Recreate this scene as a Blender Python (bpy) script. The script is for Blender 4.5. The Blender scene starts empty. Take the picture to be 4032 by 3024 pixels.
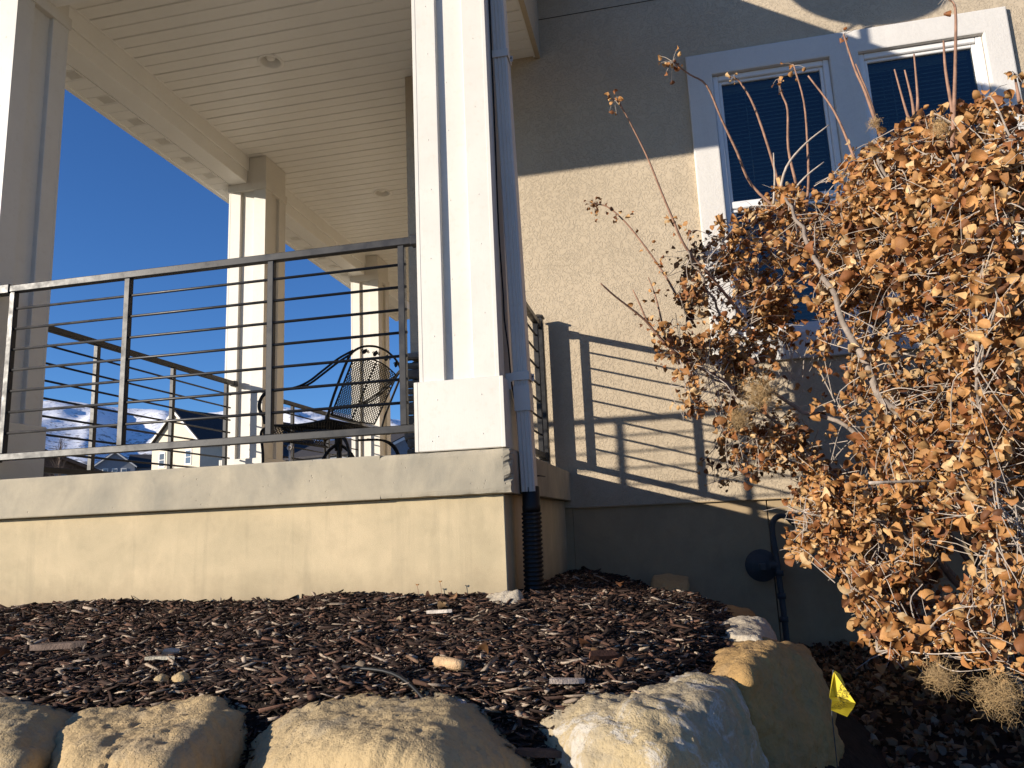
import bpy, bmesh, math, random
import numpy as np
from mathutils import Vector, Matrix, noise

# ---------------------------------------------------------------- camera, light, exposure
SC = bpy.context.scene
COL = SC.collection
CAM_POS = Vector((0.67537, -3.28095, -0.32732))
CAM_R = Vector((0.977965, 0.204236, -0.043268)); CAM_U = Vector((0.078413, -0.167262, 0.982789)); CAM_F = Vector((-0.193484, 0.964526, 0.179591))
cd = bpy.data.cameras.new('camera'); cam = bpy.data.objects.new('camera', cd); COL.objects.link(cam)
cd.sensor_width = 36.0; cd.lens = 26.468; cd.clip_start = 0.05; cd.clip_end = 20000
cam.matrix_world = Matrix(((CAM_R.x, CAM_U.x, -CAM_F.x, CAM_POS.x), (CAM_R.y, CAM_U.y, -CAM_F.y, CAM_POS.y), (CAM_R.z, CAM_U.z, -CAM_F.z, CAM_POS.z), (0, 0, 0, 1)))
SC.camera = cam
SUN_DIR = Vector((1.235, 1.0, -0.36)).normalized()
world = bpy.data.worlds.new('World'); SC.world = world; world.use_nodes = True
wt = world.node_tree
sky = wt.nodes.new('ShaderNodeTexSky'); sky.sky_type = 'NISHITA'; sky.sun_disc = False
sky.sun_elevation = math.radians(12.8); sky.sun_rotation = math.atan2(-SUN_DIR.x, -SUN_DIR.y)
sky.altitude = 1500; sky.air_density = 1.0; sky.dust_density = 0.1; sky.ozone_density = 5.5
hs = wt.nodes.new('ShaderNodeHueSaturation'); hs.inputs['Saturation'].default_value = 1.05; hs.inputs['Hue'].default_value = .506
wt.links.new(sky.outputs[0], hs.inputs['Color']); wt.links.new(hs.outputs[0], wt.nodes['Background'].inputs[0])
wt.nodes['Background'].inputs[1].default_value = 0.115
sd = bpy.data.lights.new('sun', 'SUN'); sd.energy = 5.0; sd.angle = math.radians(0.53); sd.color = (1.0, 0.90, 0.76)
sun = bpy.data.objects.new('sun', sd); COL.objects.link(sun)
sun.rotation_euler = SUN_DIR.to_track_quat('-Z', 'Y').to_euler(); sun.location = (-12, -10, 8)
SC.view_settings.view_transform = 'Standard'; SC.view_settings.look = 'None'
SC.view_settings.gamma = 1.0; SC.view_settings.use_curve_mapping = False
SC.view_settings.exposure = 0.62
try:
    SC.cycles.max_bounces = 10; SC.cycles.diffuse_bounces = 5; SC.cycles.glossy_bounces = 4; SC.cycles.transparent_max_bounces = 12
    SC.cycles.sample_clamp_indirect = 6.0; SC.cycles.use_denoising = True
except Exception:
    pass
rnd = random.Random(7)
nrs = np.random.RandomState(11)

# ---------------------------------------------------------------- mesh helpers
def mesh_from(name, V, F, smooth=False):
    me = bpy.data.meshes.new(name); me.from_pydata([tuple(v) for v in V], [], F)
    if smooth: me.polygons.foreach_set('use_smooth', [True] * len(me.polygons))
    me.update(); return me
class MB:
    """collects boxes, tubes, prisms; link() makes one mesh object"""
    def __init__(s): s.V = []; s.F = []; s.sm = []
    def add(s, V, F, sm=False):
        n = len(s.V); s.V += [tuple(v) for v in V]; s.F += [tuple(i + n for i in f) for f in F]; s.sm += [sm] * len(F); return s
    def box(s, x0, x1, y0, y1, z0, z1, b=0.0, M=None):
        if b <= 0:
            V = [(x0,y0,z0),(x1,y0,z0),(x1,y1,z0),(x0,y1,z0),(x0,y0,z1),(x1,y0,z1),(x1,y1,z1),(x0,y1,z1)]
            F = [(3,2,1,0),(4,5,6,7),(0,1,5,4),(1,2,6,5),(2,3,7,6),(3,0,4,7)]
        else:
            b = min(b, (x1-x0)*.45, (y1-y0)*.45, (z1-z0)*.45)
            X = (x0, x1); Y = (y0, y1); Z = (z0, z1); V = []; idx = {}
            for i in (0, 1):
                for j in (0, 1):
                    for k in (0, 1):
                        sx, sy, sz = (1-2*i), (1-2*j), (1-2*k)
                        idx[i,j,k,0] = len(V); V.append((X[i], Y[j]+sy*b, Z[k]+sz*b))
                        idx[i,j,k,1] = len(V); V.append((X[i]+sx*b, Y[j], Z[k]+sz*b))
                        idx[i,j,k,2] = len(V); V.append((X[i]+sx*b, Y[j]+sy*b, Z[k]))
            F = []
            I = lambda i,j,k,a: idx[i,j,k,a]
            for i in (0, 1):
                q = [I(i,0,0,0), I(i,1,0,0), I(i,1,1,0), I(i,0,1,0)]; F.append(tuple(q if i else q[::-1]))
                q = [I(0,i,0,1), I(1,i,0,1), I(1,i,1,1), I(0,i,1,1)]; F.append(tuple(q[::-1] if i else q))
                q = [I(0,0,i,2), I(1,0,i,2), I(1,1,i,2), I(0,1,i,2)]; F.append(tuple(q if i else q[::-1]))
            for i in (0, 1):
                for j in (0, 1):
                    F.append((I(i,j,0,0), I(i,j,0,1), I(i,j,1,1), I(i,j,1,0)) if i == j else (I(i,j,0,1), I(i,j,0,0), I(i,j,1,0), I(i,j,1,1)))
                    F.append((I(i,0,j,2), I(i,0,j,0), I(i,1,j,0), I(i,1,j,2)) if i == j else (I(i,0,j,0), I(i,0,j,2), I(i,1,j,2), I(i,1,j,0)))
                    F.append((I(0,i,j,1), I(0,i,j,2), I(1,i,j,2), I(1,i,j,1)) if i == j else (I(0,i,j,2), I(0,i,j,1), I(1,i,j,1), I(1,i,j,2)))
            for i in (0, 1):
                for j in (0, 1):
                    for k in (0, 1):
                        t = (I(i,j,k,0), I(i,j,k,1), I(i,j,k,2))
                        F.append(t if (i+j+k) % 2 == 0 else t[::-1])
        if M is not None: V = [tuple(M @ Vector(v)) for v in V]
        return s.add(V, F)
    def tube(s, pts, r, n=6, cap=True, flat=1.0):
        pts = [Vector(p) for p in pts]; m = len(pts)
        rr = list(r) if hasattr(r, '__len__') else [r] * m
        V = []; F = []; u = None
        for i, p in enumerate(pts):
            t = (pts[min(i+1, m-1)] - pts[max(i-1, 0)])
            t = t.normalized() if t.length > 1e-9 else Vector((0, 0, 1))
            if u is None: u = t.orthogonal().normalized()
            u = (u - t * u.dot(t)); u = u.normalized() if u.length > 1e-6 else t.orthogonal().normalized()
            w = t.cross(u)
            for k in range(n):
                a = 2 * math.pi * k / n; V.append(p + (u * math.cos(a) + w * math.sin(a) * flat) * rr[i])
        for i in range(m - 1):
            for k in range(n):
                F.append((i*n+k, i*n+(k+1) % n, (i+1)*n+(k+1) % n, (i+1)*n+k))
        if cap: F.append(tuple(range(n))[::-1]); F.append(tuple((m-1)*n+k for k in range(n)))
        return s.add(V, F, n > 4)
    def prism(s, poly, axis, a, b):
        """poly: 2-D points in the two other axes (cyclic order), extruded along axis from a to b"""
        n = len(poly); V = []
        for t in (a, b):
            for (p, q) in poly: V.append((t, p, q) if axis == 'x' else (p, t, q) if axis == 'y' else (p, q, t))
        F = [tuple(range(n))[::-1], tuple(range(n, 2*n))] + [(i, (i+1) % n, n+(i+1) % n, n+i) for i in range(n)]
        return s.add(V, F)
    def lathe(s, prof, c=(0, 0, 0), n=24, axis='z'):
        V = []; F = []; m = len(prof)
        for (r, z) in prof:
            for k in range(n):
                a = 2*math.pi*k/n; x, y = r*math.cos(a), r*math.sin(a)
                V.append((c[0]+x, c[1]+y, c[2]+z) if axis == 'z' else (c[0]+x, c[1]+z, c[2]+y) if axis == 'y' else (c[0]+z, c[1]+x, c[2]+y))
        for i in range(m-1):
            for k in range(n): F.append((i*n+k, i*n+(k+1) % n, (i+1)*n+(k+1) % n, (i+1)*n+k))
        return s.add(V, F, True)
    def mesh(s, name):
        me = mesh_from(name, s.V, s.F); me.polygons.foreach_set('use_smooth', s.sm)
        bm = bmesh.new(); bm.from_mesh(me); bmesh.ops.recalc_face_normals(bm, faces=bm.faces); bm.to_mesh(me); bm.free(); return me
    def link(s, name, mat, parent=None): return put(name, s.mesh(name), mat, parent)
def put(name, me, mat=None, parent=None):
    if mat is not None and not me.materials: me.materials.append(mat)
    o = bpy.data.objects.new(name, me); COL.objects.link(o)
    if parent is not None:
        o.parent = parent
        if parent.name in WORLD_BUILT: o.matrix_parent_inverse = WORLD_BUILT[parent.name]
    return o
WORLD_BUILT = {}
def tag(o, label=None, cat=None, group=None, kind=None):
    if label: o['label'] = label
    if cat: o['category'] = cat
    if group: o['group'] = group
    if kind: o['kind'] = kind
    return o
def thing(name, label, cat, loc=(0, 0, 0), rz=0.0, group=None, world=True):
    # an Empty at the thing's base; with world=True its parts are given in world coordinates
    o = bpy.data.objects.new(name, None); COL.objects.link(o); o.location = loc; o.rotation_euler = (0, 0, rz); o.empty_display_size = .1
    if world: WORLD_BUILT[o.name] = (Matrix.Translation(loc) @ Matrix.Rotation(rz, 4, 'Z')).inverted()
    return tag(o, label, cat, group)
def copy_tree(o, parent=None):
    c = o.copy(); COL.objects.link(c)
    if parent is not None: c.parent = parent
    for ch in list(o.children): copy_tree(ch, c)
    return c
def catmull(P, per=6):
    P = [Vector(p) for p in P]; Q = [P[0]*2-P[1]] + P + [P[-1]*2-P[-2]]; out = []
    for i in range(1, len(Q)-2):
        a, b, c, d = Q[i-1], Q[i], Q[i+1], Q[i+2]
        for k in range(per):
            t = k/per; out.append(.5*((2*b)+(c-a)*t+(2*a-5*b+4*c-d)*t*t+(3*b-a-3*c+d)*t**3))
    out.append(P[-1]); return out

# ---------------------------------------------------------------- materials
class NT:
    def __init__(s, name, rough=.6, spec=.4, metal=0.0):
        s.m = bpy.data.materials.new(name); s.m.use_nodes = True; s.t = s.m.node_tree; s.b = s.t.nodes['Principled BSDF']
        s.b.inputs['Roughness'].default_value = rough; s.b.inputs['Specular IOR Level'].default_value = spec; s.b.inputs['Metallic'].default_value = metal
        s.co = s.t.nodes.new('ShaderNodeTexCoord').outputs['Object']
    def n(s, t, **k):
        x = s.t.nodes.new(t)
        for a, v in k.items(): setattr(x, a, v)
        return x
    def l(s, a, b): s.t.links.new(a, b)
    def mapped(s, scale):
        m = s.n('ShaderNodeMapping'); m.inputs['Scale'].default_value = scale; s.l(s.co, m.inputs[0]); return m.outputs[0]
    def noise(s, scale, detail=4, rough=.55, dist=0.0, vec=None):
        x = s.n('ShaderNodeTexNoise'); x.inputs['Scale'].default_value = scale; x.inputs['Detail'].default_value = detail
        x.inputs['Roughness'].default_value = rough; x.inputs['Distortion'].default_value = dist
        s.l(vec if vec is not None else s.co, x.inputs['Vector']); return x.outputs[0]
    def voro(s, scale, feature='F1', vec=None):
        x = s.n('ShaderNodeTexVoronoi', feature=feature); x.inputs['Scale'].default_value = scale; s.l(vec if vec is not None else s.co, x.inputs['Vector']); return x.outputs[0]
    def ramp(s, f, stops):
        r = s.n('ShaderNodeValToRGB'); e = r.color_ramp.elements
        while len(e) < len(stops): e.new(.5)
        for i, (p, c) in enumerate(stops):
            e[i].position = p; e[i].color = (c, c, c, 1) if not hasattr(c, '__len__') else (*c, 1)
        s.l(f, r.inputs[0]); return r.outputs[0]
    def mix(s, f, a, b, mode='MIX'):
        x = s.n('ShaderNodeMix', data_type='RGBA', blend_type=mode)
        for k, v in ((0, f), (6, a), (7, b)):
            if hasattr(v, 'is_linked'): s.l(v, x.inputs[k])
            elif k == 0: x.inputs[0].default_value = v
            else: x.inputs[k].default_value = (*v, 1)
        return x.outputs[2]
    def math(s, op, a, b):
        x = s.n('ShaderNodeMath', operation=op)
        for k, v in ((0, a), (1, b)):
            if hasattr(v, 'is_linked'): s.l(v, x.inputs[k])
            else: x.inputs[k].default_value = v
        return x.outputs[0]
    def color(s, c):
        if hasattr(c, 'is_linked'): s.l(c, s.b.inputs['Base Color'])
        else: s.b.inputs['Base Color'].default_value = (*c, 1)
        return s
    def bump(s, h, strength=.5, dist=.01):
        x = s.n('ShaderNodeBump'); x.inputs['Strength'].default_value = strength; x.inputs['Distance'].default_value = dist
        s.l(h, x.inputs['Height'])
        prev = s.b.inputs['Normal'].links[0].from_socket if s.b.inputs['Normal'].is_linked else None
        if prev is not None: s.l(prev, x.inputs['Normal'])
        s.l(x.outputs[0], s.b.inputs['Normal']); return s
    def roughness(s, f): s.l(f, s.b.inputs['Roughness']); return s
def mul(c, k): return tuple(x*k for x in c)

def mat_stucco(name, c, knock=1.0, scale=1.0, stain=.10):
    m = NT(name, .92, .2)
    big = m.noise(1.3, 5, .6); fine = m.noise(220*scale, 3, .6)
    base = m.mix(m.ramp(big, [(.35, 0), (.7, 1)]), mul(c, 1-stain), mul(c, 1+stain*.6))
    w = m.noise(34*scale, 4, .6, 1.6); plate = m.ramp(w, [(.44, 0), (.50, 1)])
    base = m.mix(m.math('MULTIPLY', plate, .16), base, mul(c, 1.18))
    base = m.mix(m.math('MULTIPLY', m.ramp(fine, [(.45, 0), (.75, 1)]), .15), base, mul(c, .6))
    dr = m.ramp(m.noise(1.0, 5, .65, .3, m.mapped((7, 7, .55))), [(.54, 0), (.74, 1)]); base = m.mix(m.math('MULTIPLY', dr, .16), base, mul(c, .55))
    base = m.mix(m.math('MULTIPLY', m.ramp(m.noise(4.5, 4, .6), [(.55, 0), (.75, 1)]), .10), base, mul(c, 1.2))
    m.color(base)
    m.bump(fine, .25*1, .002); m.bump(plate, .6*knock, .0055); m.bump(m.noise(9, 3, .5), .25, .01)
    return m.m
M_stucco = mat_stucco('stucco_tan', (.475, .392, .285))
M_trim = mat_stucco('stucco_trim', (.60, .575, .54), .38, 1.25, .06)
def mat_concrete(name, c, c2, pits=1.0, sand=1.0, splash=None):
    m = NT(name, .9, .25)
    a = m.noise(2.2, 6, .62, .6); b = m.noise(9, 5, .6); v = m.mapped((5, 5, 1.6)); st = m.noise(1.6, 5, .6, .5, v)
    col = m.mix(m.ramp(a, [(.38, 0), (.64, 1)]), c, c2)
    col = m.mix(m.math('MULTIPLY', m.ramp(b, [(.5, 0), (.75, 1)]), .35), col, mul(c2, .72))
    col = m.mix(m.math('MULTIPLY', m.ramp(st, [(.5, 0), (.72, 1)]), .30), col, mul(c, 1.22))
    f = m.noise(260, 2, .6); p = m.voro(38); p2 = m.ramp(p, [(.04, 0), (.16, 1)])
    pm = m.ramp(m.noise(5, 3, .6), [(.5, 0), (.62, 1)])
    col = m.mix(m.math('MULTIPLY', m.ramp(f, [(.4, 1), (.6, 0)]), .18), col, mul(c, .55))
    if splash is not None:
        sp = m.n('ShaderNodeSeparateXYZ'); m.l(m.co, sp.inputs[0])
        hgt = m.math('SUBTRACT', sp.outputs[2], m.math('MULTIPLY', m.noise(7, 5, .7), .22)); zr = m.ramp(m.math('ADD', m.math('MULTIPLY', hgt, 2.0), splash), [(.0, 1), (.42, 0)])
        col = m.mix(m.math('MULTIPLY', zr, .45), col, (.16, .115, .075))
        dv = m.mapped((16, 16, .9)); dr = m.ramp(m.noise(1.0, 4, .6, .2, dv), [(.56, 0), (.72, 1)])
        col = m.mix(m.math('MULTIPLY', dr, .22), col, (.22, .19, .13))
    m.color(col); m.bump(f, .3*sand, .002); m.bump(m.mix(pm, (1, 1, 1), p2), .35*pits, .004); m.bump(b, .2, .006)
    return m.m
M_slab = mat_concrete('concrete_slab', (.46, .395, .285), (.285, .26, .205), 2.2, 1.6)
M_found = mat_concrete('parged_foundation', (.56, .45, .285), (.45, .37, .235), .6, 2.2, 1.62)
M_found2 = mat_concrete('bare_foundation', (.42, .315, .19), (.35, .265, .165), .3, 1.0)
def mat_paint(name, c, rough=.45, dirt=.06, grain=True, spec=.45):
    m = NT(name, rough, spec); a = m.noise(3, 5, .6); b = m.noise(34, 4, .6)
    col = m.mix(m.ramp(a, [(.4, 0), (.7, 1)]), c, mul(c, 1-dirt))
    col = m.mix(m.math('MULTIPLY', m.ramp(b, [(.55, 0), (.8, 1)]), .5), col, tuple(x*(1-dirt*2)*k for x, k in zip(c, (1, .96, .88))))
    m.color(col); m.bump(m.noise(7, 3, .5), .08, .01)
    if grain: m.bump(m.noise(40, 4, .6, .3, m.mapped((6, 6, .5))), .12, .003)
    return m.m
M_white = mat_paint('white_wrap', (.635, .60, .535), .5, .08)
M_vinyl = mat_paint('vinyl_soffit', (.80, .785, .74), .42, .05, False)
M_frame = mat_paint('window_vinyl', (.70, .69, .68), .4, .02, False)
M_spout = mat_paint('downspout_paint', (.50, .46, .42), .5, .08)
def mat_rail(name, c, rough):
    m = NT(name, rough, .32); a = m.noise(14, 5, .65); b = m.noise(120, 3, .6)
    m.color(m.mix(m.ramp(a, [(.45, 0), (.75, 1)]), c, mul(c, 1.5))); m.bump(b, .12, .001)
    m.roughness(m.ramp(a, [(.3, rough-.1), (.7, rough+.15)])); return m.m
M_rail = mat_rail('black_powder_coat', (.022, .021, .021), .40)
M_iron = mat_rail('wrought_iron', (.009, .0085, .008), .55)
M_black = mat_rail('black_plastic', (.007, .007, .0075), .5)
M_gas = mat_rail('grey_gas_paint', (.05, .055, .06), .6)
M_dark = NT('dark_gap', .9, .1).color((.03, .027, .022)).m
def mat_simple(name, c, rough=.7, var=.15, sc=3.0, bump=.2, bs=40, spec=.3):
    m = NT(name, rough, spec); a = m.noise(sc, 5, .6)
    m.color(m.mix(m.ramp(a, [(.35, 0), (.7, 1)]), mul(c, 1-var), mul(c, 1+var))); m.bump(m.noise(bs, 4, .6), bump, .01); return m.m
M_stone = mat_simple('dark_ledgestone', (.16, .145, .125), .85, .4, 9, .8, 26)
M_room = mat_simple('interior_plaster', (.10, .09, .08), .9, .05)
M_slat = mat_simple('blind_slat', (.74, .76, .73), .5, .03, 3, 0)
M_shingle = mat_simple('roof_shingle', (.07, .065, .06), .9, .35, 20, .6, 60)
M_bulb = mat_simple('frosted_bulb', (.82, .80, .74), .3, .02, 3, 0)
def mat_glass():
    m = bpy.data.materials.new('window_glass'); m.use_nodes = True; t = m.node_tree; t.nodes.clear()
    o = t.nodes.new('ShaderNodeOutputMaterial'); tr = t.nodes.new('ShaderNodeBsdfTransparent'); tr.inputs[0].default_value = (.48, .54, .53, 1)
    g = t.nodes.new('ShaderNodeBsdfGlossy'); g.inputs['Roughness'].default_value = .015; g.inputs[0].default_value = (.9, .95, 1, 1)
    f = t.nodes.new('ShaderNodeFresnel'); f.inputs[0].default_value = 1.6; mx = t.nodes.new('ShaderNodeMixShader')
    tc = t.nodes.new('ShaderNodeTexCoord'); nz = t.nodes.new('ShaderNodeTexNoise'); nz.inputs['Scale'].default_value = 2.4; t.links.new(tc.outputs['Object'], nz.inputs['Vector']); bp = t.nodes.new('ShaderNodeBump'); bp.inputs['Strength'].default_value = .12; bp.inputs['Distance'].default_value = .02; t.links.new(nz.outputs[0], bp.inputs['Height']); t.links.new(bp.outputs[0], g.inputs['Normal'])
    t.links.new(f.outputs[0], mx.inputs[0]); t.links.new(tr.outputs[0], mx.inputs[1]); t.links.new(g.outputs[0], mx.inputs[2]); t.links.new(mx.outputs[0], o.inputs[0]); return m
M_glass = mat_glass()

# ================================================================ THE HOUSE
D = 2.01            # plane of the sunlit window wall
ZC = 3.24           # porch ceiling
house = thing('house', 'tan stucco house wall with a white trimmed double window behind the leafless shrub', 'house', (4, D, -1.2))
WX0, WX1, WZ0, WZ1 = 1.042, 3.201, .67, 3.015          # outer edge of the stucco window trim
UN = [(1.222, 2.035), (2.228, 3.035)]; UZ0, UZ1 = .85, 2.84
HX0, HX1, HY1, HZ1 = -1.13, 8.5, 11.0, 6.2
m = MB(); t = .16
OX0, OX1, OZ0, OZ1 = UN[0][0], UN[1][1], UZ0, UZ1
m.box(HX0, OX0, D, D+t, -.25, HZ1); m.box(OX1, HX1, D, D+t, -.25, HZ1)
m.box(OX0, OX1, D, D+t, OZ1, 3.548); m.box(OX0, OX1, D, D+t, 3.556, HZ1); m.box(OX0, OX1, D, D+t, -.25, OZ0); m.box(UN[0][1], UN[1][0], D+.002, D+t, OZ0, OZ1)
m.link('wall', M_stucco, house)
m = MB(); m.box(HX0, HX0+t, D+t, HY1, -.25, HZ1); m.box(HX1-t, HX1, D+t, HY1, -.25, HZ1); m.box(HX0, HX1, HY1, HY1+t, -.25, HZ1); m.link('wall', M_stucco, house)
m = MB(); m.box(HX0-.3, HX1+.3, D-.3, HY1+.4, HZ1, HZ1+.25); m.prism([(D-.3, HZ1+.25), (HY1+.4, HZ1+.25), ((D+HY1)/2, HZ1+2.4)], 'x', HX0-.3, HX1+.3); m.link('roof', M_shingle, house)
m = MB(); m.box(HX0+t, HX1-t, 5.2, 5.3, -.25, HZ1); m.box(HX0+t, HX1-t, D+t, 5.2, -.3, -.26); m.link('interior_wall', M_room, house)
# foundation: set back under the stucco, with a weep screed lip and a cold joint
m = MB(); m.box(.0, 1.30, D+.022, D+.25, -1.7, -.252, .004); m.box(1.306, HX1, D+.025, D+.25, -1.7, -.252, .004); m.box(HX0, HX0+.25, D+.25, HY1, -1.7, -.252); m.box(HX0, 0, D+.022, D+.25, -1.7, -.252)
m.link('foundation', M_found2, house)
m = MB(); m.box(.02, HX1, D-.004, D+.05, -.256, -.249); m.link('weep_screed', M_found2, house)
m = MB(); m.box(-.06, .98, D-.0025, D+.02, 3.5495, 3.5545); m.link('control_joint', M_dark, house)
# stucco window trim (four boards + mullion board), 35 mm proud
TR = .035
bm = bmesh.new(); gx = [WX0, UN[0][0], UN[0][1], UN[1][0], UN[1][1], WX1]; gz = [WZ0, UZ0, UZ1, WZ1]
gv = [[bm.verts.new((x, D-TR, z)) for x in gx] for z in gz]
fs = [bm.faces.new((gv[j][i], gv[j][i+1], gv[j+1][i+1], gv[j+1][i])) for j in range(3) for i in range(5) if not (j == 1 and i in (1, 3))]
ex = bmesh.ops.extrude_face_region(bm, geom=fs)
for v_ in [g for g in ex['geom'] if isinstance(g, bmesh.types.BMVert)]: v_.co.y = D-.0005
bmesh.ops.delete(bm, geom=fs, context='FACES_ONLY') if False else None
rim = [e for e in bm.edges if all(abs(v_.co.y-(D-TR)) < 1e-5 for v_ in e.verts) and len(e.link_faces) >= 2 and any(abs(f.normal.y) < .5 for f in e.link_faces)]
bm.normal_update(); rim = [e for e in bm.edges if all(abs(v_.co.y-(D-TR)) < 1e-5 for v_ in e.verts) and any(abs(f.normal.y) < .5 for f in e.link_faces)]
bmesh.ops.bevel(bm, geom=rim, offset=.010, segments=2, affect='EDGES', profile=.6)
bmesh.ops.recalc_face_normals(bm, faces=bm.faces); me = bpy.data.meshes.new('window_trim'); bm.to_mesh(me); bm.free()
put('window_trim', me, M_trim, house)
slat_me = None
for (a, b) in UN:
    w = MB(); f = .042; yo, yi = D-.002, D+.085
    w.box(a, a+f, yo, yi, UZ0, UZ1, .006); w.box(b-f, b, yo, yi, UZ0, UZ1, .006)
    w.box(a+f, b-f, yo+.001, yi, UZ1-f, UZ1, .006); w.box(a+f, b-f, yo+.001, yi, UZ0, UZ0+f, .006)
    win = w.link('window', M_frame, house)
    s = MB(); zm = 1.835
    s.box(a+f, b-f, D+.012, D+.055, zm-.035, zm+.02, .006); s.box(a+f+.004, b-f-.004, D+.016, D+.05, zm-.062, zm-.042, .004)
    s.box(a+f, a+f+.022, D+.018, D+.06, zm+.02, UZ1-f, .004); s.box(b-f-.022, b-f, D+.018, D+.06, zm+.02, UZ1-f, .004); s.box(a+f+.022, b-f-.022, D+.018, D+.06, UZ1-f-.022, UZ1-f, .004)
    s.box(a+f, a+f+.035, D+.03, D+.07, UZ0+f, zm-.062, .004); s.box(b-f-.035, b-f, D+.03, D+.07, UZ0+f, zm-.062, .004); s.box(a+f+.035, b-f-.035, D+.03, D+.07, UZ0+f, UZ0+f+.04, .004)
    s.link('sash', M_frame, win)
    g = MB(); g.box(a+f+.022, b-f-.022, D+.034, D+.038, zm+.02, UZ1-f-.022); g.link('pane', M_glass, win)
    g = MB(); g.box(a+f+.035, b-f-.035, D+.046, D+.050, UZ0+f+.04, zm-.062); g.link('pane', M_glass, win)
    # venetian blind: one object per slat, nearly closed
    sw = (b-a)-2*f-.05; sl = MB(); k = 5; hw = .0150; tilt = math.radians(38)
    V = []
    for i in range(k):
        q = (i/(k-1)-.5)*2*hw; crown = .0022*(1-(2*i/(k-1)-1)**2)
        yy = q*math.cos(tilt)-crown*math.sin(tilt); zz = q*math.sin(tilt)+crown*math.cos(tilt)
        V += [(-sw/2, yy, zz), (sw/2, yy, zz), (-sw/2, yy+.0012, zz-.0030), (sw/2, yy+.0012, zz-.0030)]
    F = []
    for i in range(k-1):
        q = 4*i; F += [(q, q+1, q+5, q+4), (q+2, q+6, q+7, q+3)]
    F += [(0, 2, 3, 1), (4*k-4, 4*k-3, 4*k-1, 4*k-2)]
    sl.add(V, F); me = sl.mesh('slat'); me.materials.append(M_slat)
    z = UZ1-.09; i = 0
    while z > UZ0+.06:
        o = bpy.data.objects.new('slat', me); COL.objects.link(o); o.parent = win
        o.location = ((a+b)/2+rnd.uniform(-.001, .001), D+.118+rnd.uniform(-.0008, .0008), z); o.rotation_euler = (rnd.uniform(-.11, .11), rnd.uniform(-.0025, .0025), rnd.uniform(-.0015, .0015))
        z -= .0305; i += 1
    hb = MB(); hb.box(a+f+.02, b-f-.02, D+.10, D+.14, UZ1-.085, UZ1-.045, .003); hb.link('head_rail', M_slat, win)
    co = MB(); co.tube([(a+f+.13, D+.098, UZ1-.08), (a+f+.13, D+.098, UZ0+.06)], .0014, 5); co.tube([(b-f-.13, D+.098, UZ1-.08), (b-f-.13, D+.098, UZ0+.06)], .0014, 5); co.tube([(a+f+.19, D+.094, UZ1-.08), (a+f+.192, D+.093, 1.9)], .004, 6)
    co.link('blind_cord', M_slat, win)
# house corner on the porch: trim board and ledgestone veneer, each stone a part
m = MB(); m.box(HX0-.022, HX0+.07, D-.022, D+.07, .90, ZC-.002, .004); m.link('corner_board', M_stucco, house)
ven = MB().box(HX0-.01, -.60, D-.012, D, 0.005, .885).link('stone_veneer', M_dark, house)
z = .006; row = 0
while z < .86:
    h = rnd.choice((.05, .065, .08, .10)); x = HX0-.045-rnd.uniform(0, .035)
    for c in range(2):
        ln = rnd.uniform(.16, .34); y0 = D-.05-rnd.uniform(0, .025)
        mm = MB(); mm.box(x, min(x+ln, -.60), y0, D-.0125, z, min(z+h-.006, .882), .012)
        me = mm.mesh('stone'); bm = bmesh.new(); bm.from_mesh(me); bmesh.ops.subdivide_edges(bm, edges=bm.edges, cuts=1, use_grid_fill=True)
        for v in bm.verts:
            q = noise.noise_vector(v.co*23)*.008; v.co += Vector((q.x, min(0, q.y), q.z*.35))
        bm.to_mesh(me); bm.free(); put('stone', me, M_stone, ven); x += ln+.006
    z += h; row += 1
MB().box(HX0-.09, -.60, D-.085, D-.013, .862+.03, .94, .012).link('stone_cap', M_stone, ven)

# ================================================================ THE PORCH
porch = thing('porch', 'white columned porch with vinyl ceiling on a chipped concrete slab', 'porch', (-1.5, .0, -.65))
SZ = -.203
XL = -2.862; CW = .382
cols = [('corner', -.430, .035), ('left', XL-CW, .035), ('middle', XL-CW, 2.849), ('rear', XL-CW-.01, 5.72)]
# slab with a worn, chipped front corner
bm = bmesh.new()
m = MB(); m.box(-.62, 0, 0, .5, SZ, 0); me = m.mesh('slab'); bm.from_mesh(me)
for k in range(4): bmesh.ops.subdivide_edges(bm, edges=[e for e in bm.edges if e.calc_length() > .02], cuts=1, use_grid_fill=True)
for v in bm.verts:
    x, y, z = v.co; d = math.hypot(x, y); top = -z; bot = z-SZ
    n1 = noise.fractal(Vector((x*30, y*30, z*26)), 1.0, 2.0, 4); n2 = noise.noise(Vector((x*9+3, y*9, z*9)))
    chip = max(0, 1-d/.034)*(.006+.020*max(0, n1+.1)) + max(0, 1-d/.075)*.014*max(0, n2-.05)
    if d < .07: v.co.x -= chip*1.3*(1 if x > -.03 else .4); v.co.y += chip*1.0
    e = math.hypot(y, top)
    if e < .02: r = (1-e/.02)*(.004+.006*max(0, n1)); v.co.z -= r; v.co.y += r
    e = math.hypot(y, bot)
    if e < .02: r = (1-e/.02)*(.004+.005*max(0, n1)); v.co.z += r; v.co.y += r
    e = math.hypot(x, top)
    if e < .02: r = (1-e/.02)*(.004+.004*max(0, n1)); v.co.z -= r; v.co.x -= r
    if math.hypot(x+.02, y, ) < .09 and top < .05 and n1 > .1: v.co.z -= .006
bm.to_mesh(me); bm.free()
slab = put('slab', me, M_slab, porch)
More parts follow.
